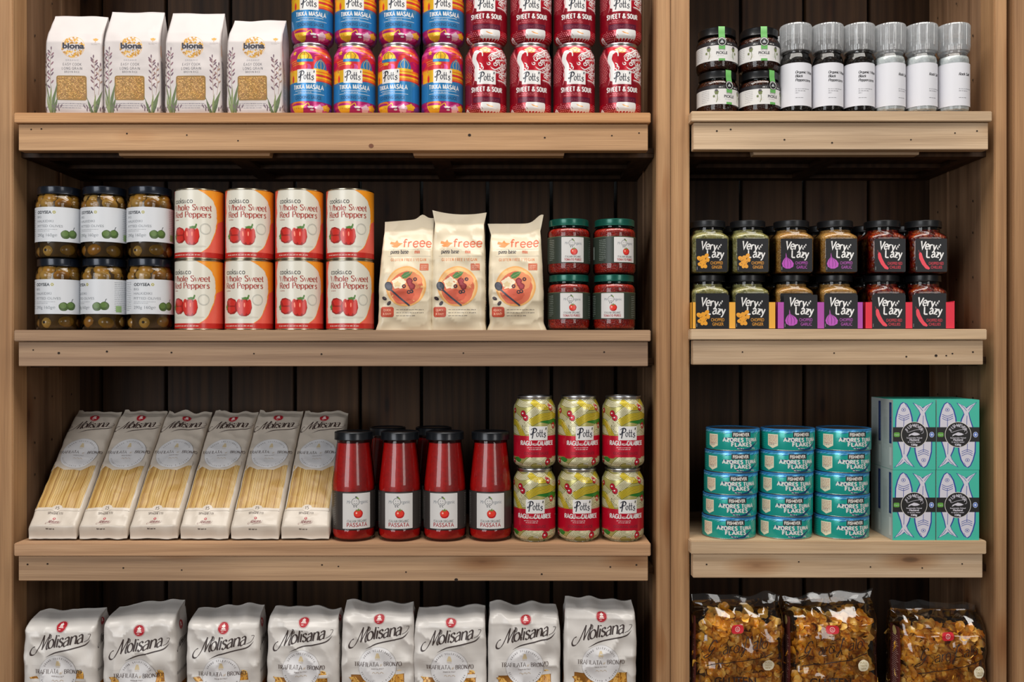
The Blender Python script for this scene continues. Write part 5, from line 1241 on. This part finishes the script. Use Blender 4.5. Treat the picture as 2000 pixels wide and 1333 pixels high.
def penne_print(a, x, z=1):
    """pasta tubes seen through the clear window"""
    rg = random.Random(6); tn = [M('#d9a046', .3, 0, .3), M('#e2b05c', .3, 0, .3), M('#cd9038', .3, 0, .3)]
    for k in range(30):
        px, py = x+rg.uniform(-42, 42), rg.uniform(70, 116); t = rg.choice([rg.uniform(20, 70), rg.uniform(-70, -20), rg.uniform(80, 100)]); l, q = rg.uniform(13, 19), 4.4
        c, s = cos(radians(t)), sin(radians(t)); T = lambda u, v: (px+u*c-v*s, py+u*s+v*c)
        a.poly([T(-l, -q), T(l-3, -q), T(l+3, q), T(-l+6, q)], M('#9a6420', .35), z+k*.03)
        a.poly([T(-l+.4, -q+.5), T(l-3, -q+.5), T(l+2, q-.5), T(-l+6, q-.5)], rg.choice(tn), z+k*.03+.012)
        for w_ in (-1.6, .4, 2.2): a.line([T(-l+4, w_), T(l-3, w_)], .3, M('#b98034', .35), z+k*.03+.02)
        if k % 2: e = T(l, 0); a.ell(e[0], e[1], 2.2, 4.6, M('#efc87c', .3), z+k*.03+.022, rot=t-25, n=14); a.ell(e[0], e[1], 1.3, 3.2, M('#8a5418', .4), z+k*.03+.026, rot=t-25, n=12)
def penne_bag(seed, v):
    r = thing('penne_bag'); a = Art(); W, D, R, H = 114, 64, 9, v['H']+11
    pp = M('#d2cdc8', .40, 0, .2, name='satin_white_film'); L = bag_base(a, W, D, R, H, pp); dk = M('#3c302e', .5)
    s = v.get('sh', 0)
    a.rect(-41, 70, 41, 122+s, M('#8e5c20', .4), 1); penne_print(a, 0, 1.2)
    a.rect(-42, 118+s, 42, 123+s, pp, 3.0)
    seal(a, 2, 203+s, 8.6, 1); molisana(a, 1, 172+s, 94, dk, 1, rot=9); bronze(a, 0, 131+s, 29, 1.0, 4.0, pp)
    for sg in (-1, 1):
        x = sg*86; seal(a, x, 203+s, 7, 1); molisana(a, x, 174+s, 50, dk, 1, rot=9); a.st("TRAFILATA al BRONZO", x, 131+s, 4, dk, 1, wd=.12, thin=.05, serif=.08, sx=.9, small=1)
        a.rect(x-18, 70, x+18, 112+s, M('#a87030', .4), 1); a.ring(x, 131+s, 22, .4, M('#a8a4a2', .5), .8)
    F = bagF(W, D, R, [(0, .96), (20, 1), (150, 1.0), (H-30, .99), (H-14, .965), (H, .93)], [(0, .95), (15, 1), (150, 1), (H-32, .97), (H-16, .66), (H-5, .25), (H, .03)],
             [(0, 0), (H-30, 0), (H-10, v['fold']*.5), (H, v['fold']+6)], [(0, 0), (H-60, 0), (H-20, 5), (H, 0)], [(0, 0), (30, 4), (100, 6), (160, 4), (200, 0)], 1.5, .024, seed,
             ztop=lambda x, q: (max(0, q-(H-45))/45)**1.5*(x*v['tilt']+noise.noise(Vector((x*.035, seed, 1)))*6)-.45*max(0, q-(H-26)), crease=1.7)
    a.build('bag_body', F, r, rng(-L, L, 3.9), rng(0, H, 3.9), .2, clip=(-L, 0, L, H))
    return r
PB = [(134, dict(H=214, fold=12, tilt=.04, sh=-3), .02, 'seal near the left post'), (286, dict(H=223, fold=18, tilt=.10, sh=-9), .0, ''), (445, dict(H=219, fold=16, tilt=.07, sh=-6), .03, ''), (600, dict(H=221, fold=2, tilt=-.01, sh=4), -.04, ''),
      (742, dict(H=229, fold=2, tilt=-.03, sh=9), .04, ''), (882, dict(H=221, fold=3, tilt=.02, sh=4), -.03, ''), (1022, dict(H=227, fold=3, tilt=-.05, sh=8), .05, ''), (1169, dict(H=234, fold=3, tilt=-.05, sh=12), .0, '')]
for i, (px, v, rz, _) in enumerate(PB):
    o = penne_bag(i*4.3+2, v); put(o, px, .048, ROWS_L[4]+.0002, rz)
    tag(o, f"white bag of penne pasta, {nth(i, 8)} of the eight", 'penne bag', 'bags of penne pasta')

# twisted pasta in clear bags
def fusilli_mesh(bm, c, R3, l, rad, ph, mi):
    n = 20
    for b in range(1):
        rows = []
        for i in range(n):
            t = i/(n-1); an = ph+b*pi/2+t*2*pi*1.05; rr = rad*(1+.08*sin(t*24+b))*min(1, .72+3*t, .72+3*(1-t)); zz = (t-.5)*l
            rows.append([bm.verts.new(c+R3 @ Vector((q*rr*cos(an)+abs(q)**2*1.2e-3, q*rr*sin(an), zz+abs(q)*.0012*sin(i*2.2)))) for q in (-1, -.5, 0, .5, 1)])
        for p, q in zip(rows, rows[1:]):
            for k in range(4): f = bm.faces.new((p[k], p[k+1], q[k+1], q[k])); f.smooth = True; f.material_index = mi
FUS = []
for hx in ('#f6b23a', '#fbc14e', '#eda22a', '#fccb66'):
    m = M(hx, .38, 0, .35, name='golden_pasta'); m.node_tree.nodes['Principled BSDF'].inputs['Subsurface Weight'].default_value = 0.0; FUS.append(m)
def fusilli_bag(seed, v):
    r = thing('pasta_bag'); W, D, R, H = 141, 74, 20, v['H']
    bm = bmesh.new(); rg = random.Random(seed); top = v['fill']
    for k in range(260):
        z = rg.uniform(60, top-6); x = rg.uniform(-1, 1)*(W/2-15); front = rg.random() < .62
        y = (-rg.uniform(D/2-17, D/2-10) if front else rg.uniform(-D/2+14, D/2-12))
        if z > top-14: x *= .86; y *= .8
        if abs(x) > W/2-30: y *= .8
        q = Vector((0, 0, 1)).rotation_difference(Vector((rg.uniform(-1, 1), rg.uniform(-.35, .35), rg.uniform(-1, 1))).normalized()).to_matrix()
        fusilli_mesh(bm, Vector((x, y, z))/1000, q, rg.uniform(.036, .046), rg.uniform(.0082, .0102), rg.uniform(0, 6), rg.randrange(4))
    me = bpy.data.meshes.new('fusilli'); bm.to_mesh(me); bm.free()
    for m in FUS: me.materials.append(m)
    o = link('fusilli', me, r); o['kind'] = 'stuff'
    cbm = bmesh.new(); bm_box(cbm, -W/2000+.024, W/2000-.024, -D/2000+.026, D/2000-.010, .05, top/1000-.022); finish(cbm, 'pasta_core', [speckled('packed_pasta', ['#e09a2c', '#eaa838', '#c8801c', '#a8640e'], 60, .5, .6)], r, bevel=.006)
    a = Art(); L = bag_base(a, W, D, R, H, FILM)
    F = bagF(W, D, R, [(0, .98), (20, 1), (top, 1.0), (H-14, .97), (H, v['top'])], [(0, .95), (20, 1), (top-10, 1.0), (top+16, .55), (H-14, .06), (H-12, .03), (H, .03)],
             [(0, 0), (top, 0), (H, v['lean'])], [(0, 0)], [(0, 0), (30, 4), (150, 5), (top, 1), (H, 0)], 1.7, .021, seed,
             ztop=lambda x, q: (max(0, q-(top))/(H-top))**1.4*(x*v['tilt']+noise.noise(Vector((x*.03, seed, 3)))*9), xtab=[(0, 0), (top, 0), (H, v['side'])], crease=1.5)
    a.build('film', F, r, rng(-L, L, 3.6), rng(0, H, 3.4), .1, clip=(-L, 0, L, H))
    b = Art(); dk, br = M('#2a1a14', .4), M('#5c2c28', .4, 0, .2, name='brown_side_print')
    s = v['sh']; x0 = v.get('x', 0)
    b.st('@', -43+x0, 158+s, 15, dk, 1, wd=.13, thin=.07, shear=.25, rot=8, sx=1.1); b.st('aro', -15+x0, 158+s, 16, dk, 1, wd=.1, thin=.06, shear=.3, rot=8, sx=1.0, sp=.02)
    b.st('%', 7+x0, 161.5+s, 16, dk, 1, wd=.1, thin=.06, shear=.3, rot=8); b.st('alo', 30+x0, 165+s, 16, dk, 1, wd=.1, thin=.06, shear=.3, rot=8, sx=1.05, sp=.02)
    b.line([(-52+x0, 138+s), (-20+x0, 143+s), (20+x0, 149+s), (50+x0, 158+s)], 1.3, dk, 1, sm=True)
    b.ell(44+x0, 139+s, 9, 9, M('#e6dcc0', .5), 1, n=32, wob=.02)
    for k, t in enumerate(("FULL", "TASTE", "NEW")): b.sans(t, 44+x0, 142.2+s-k*4.6, 3.0, M('#a58a4a', .5), 1.5, width=11-(k == 2)*3)
    b.sans("GLUTEN", -8+x0, 108+s, 13, dk, 1, bold=.02, width=64)
    rd = M('#c81e2e', .4, 0, .2); b.rrect(-14+x0, 188+s, 6+x0, 201+s, 5, rd, 1); b.ring(-4+x0, 194.5+s, 3.6, .7, M('#f0d8d4', .5), 1.5, n=18); b.sans("G", -4+x0, 192.6+s, 3.6, M('#f0d8d4', .5), 1.6)
    b.micro(-10+x0, 184+s, 14, 1, 1, dk, 1, 1.2, seed=3); b.micro(-14+x0, 205+s, 22, 1, 1, dk, 1, 1.0, seed=4)
    for sg in (-1, 1):
        xa, xb = sorted((sg*(W/2-R+R*1.1), sg*(W/2-R+R*1.1+30)))
        b.rect(xa, 20, xb, min(top, 206), br, .4)
        for k in range(38): b.rect(xa+6+(k % 3), 60+k*3.1, xb-4-(k % 4)*1.5, 60.9+k*3.1, M('#b9948a', .5), .9)
        b.ell((xa+xb)/2, min(top, 206)-8, 7, 7, M('#cdb878', .5), 1, n=24)
    b.build('bag_print', F, r, rng(-L, L, 3.6), rng(0, H, 3.4), .25, clip=(-L, 0, L, H))
    return r
for i, (px, v, rz, nm) in enumerate([(1437, dict(H=233, fill=206, top=1.0, lean=6, tilt=.0, side=0, sh=-4, x=-2), -.02, 'pressed against the middle post'),
                                     (1616, dict(H=236, fill=208, top=1.04, lean=6, tilt=.08, side=2, sh=-5, x=-2), .02, 'middle one'),
                                     (1826, dict(H=222, fill=190, top=1.0, lean=2, tilt=-.06, side=-4, sh=-16, x=6), .03, 'standing apart at the right end')]):
    o = fusilli_bag(i*7+3, v); put(o, px, .052, ROWS_R[4]+.0002, rz)
    tag(o, f"clear bag of golden twisted pasta, {nm}", 'pasta bag', 'clear bags of twisted pasta')
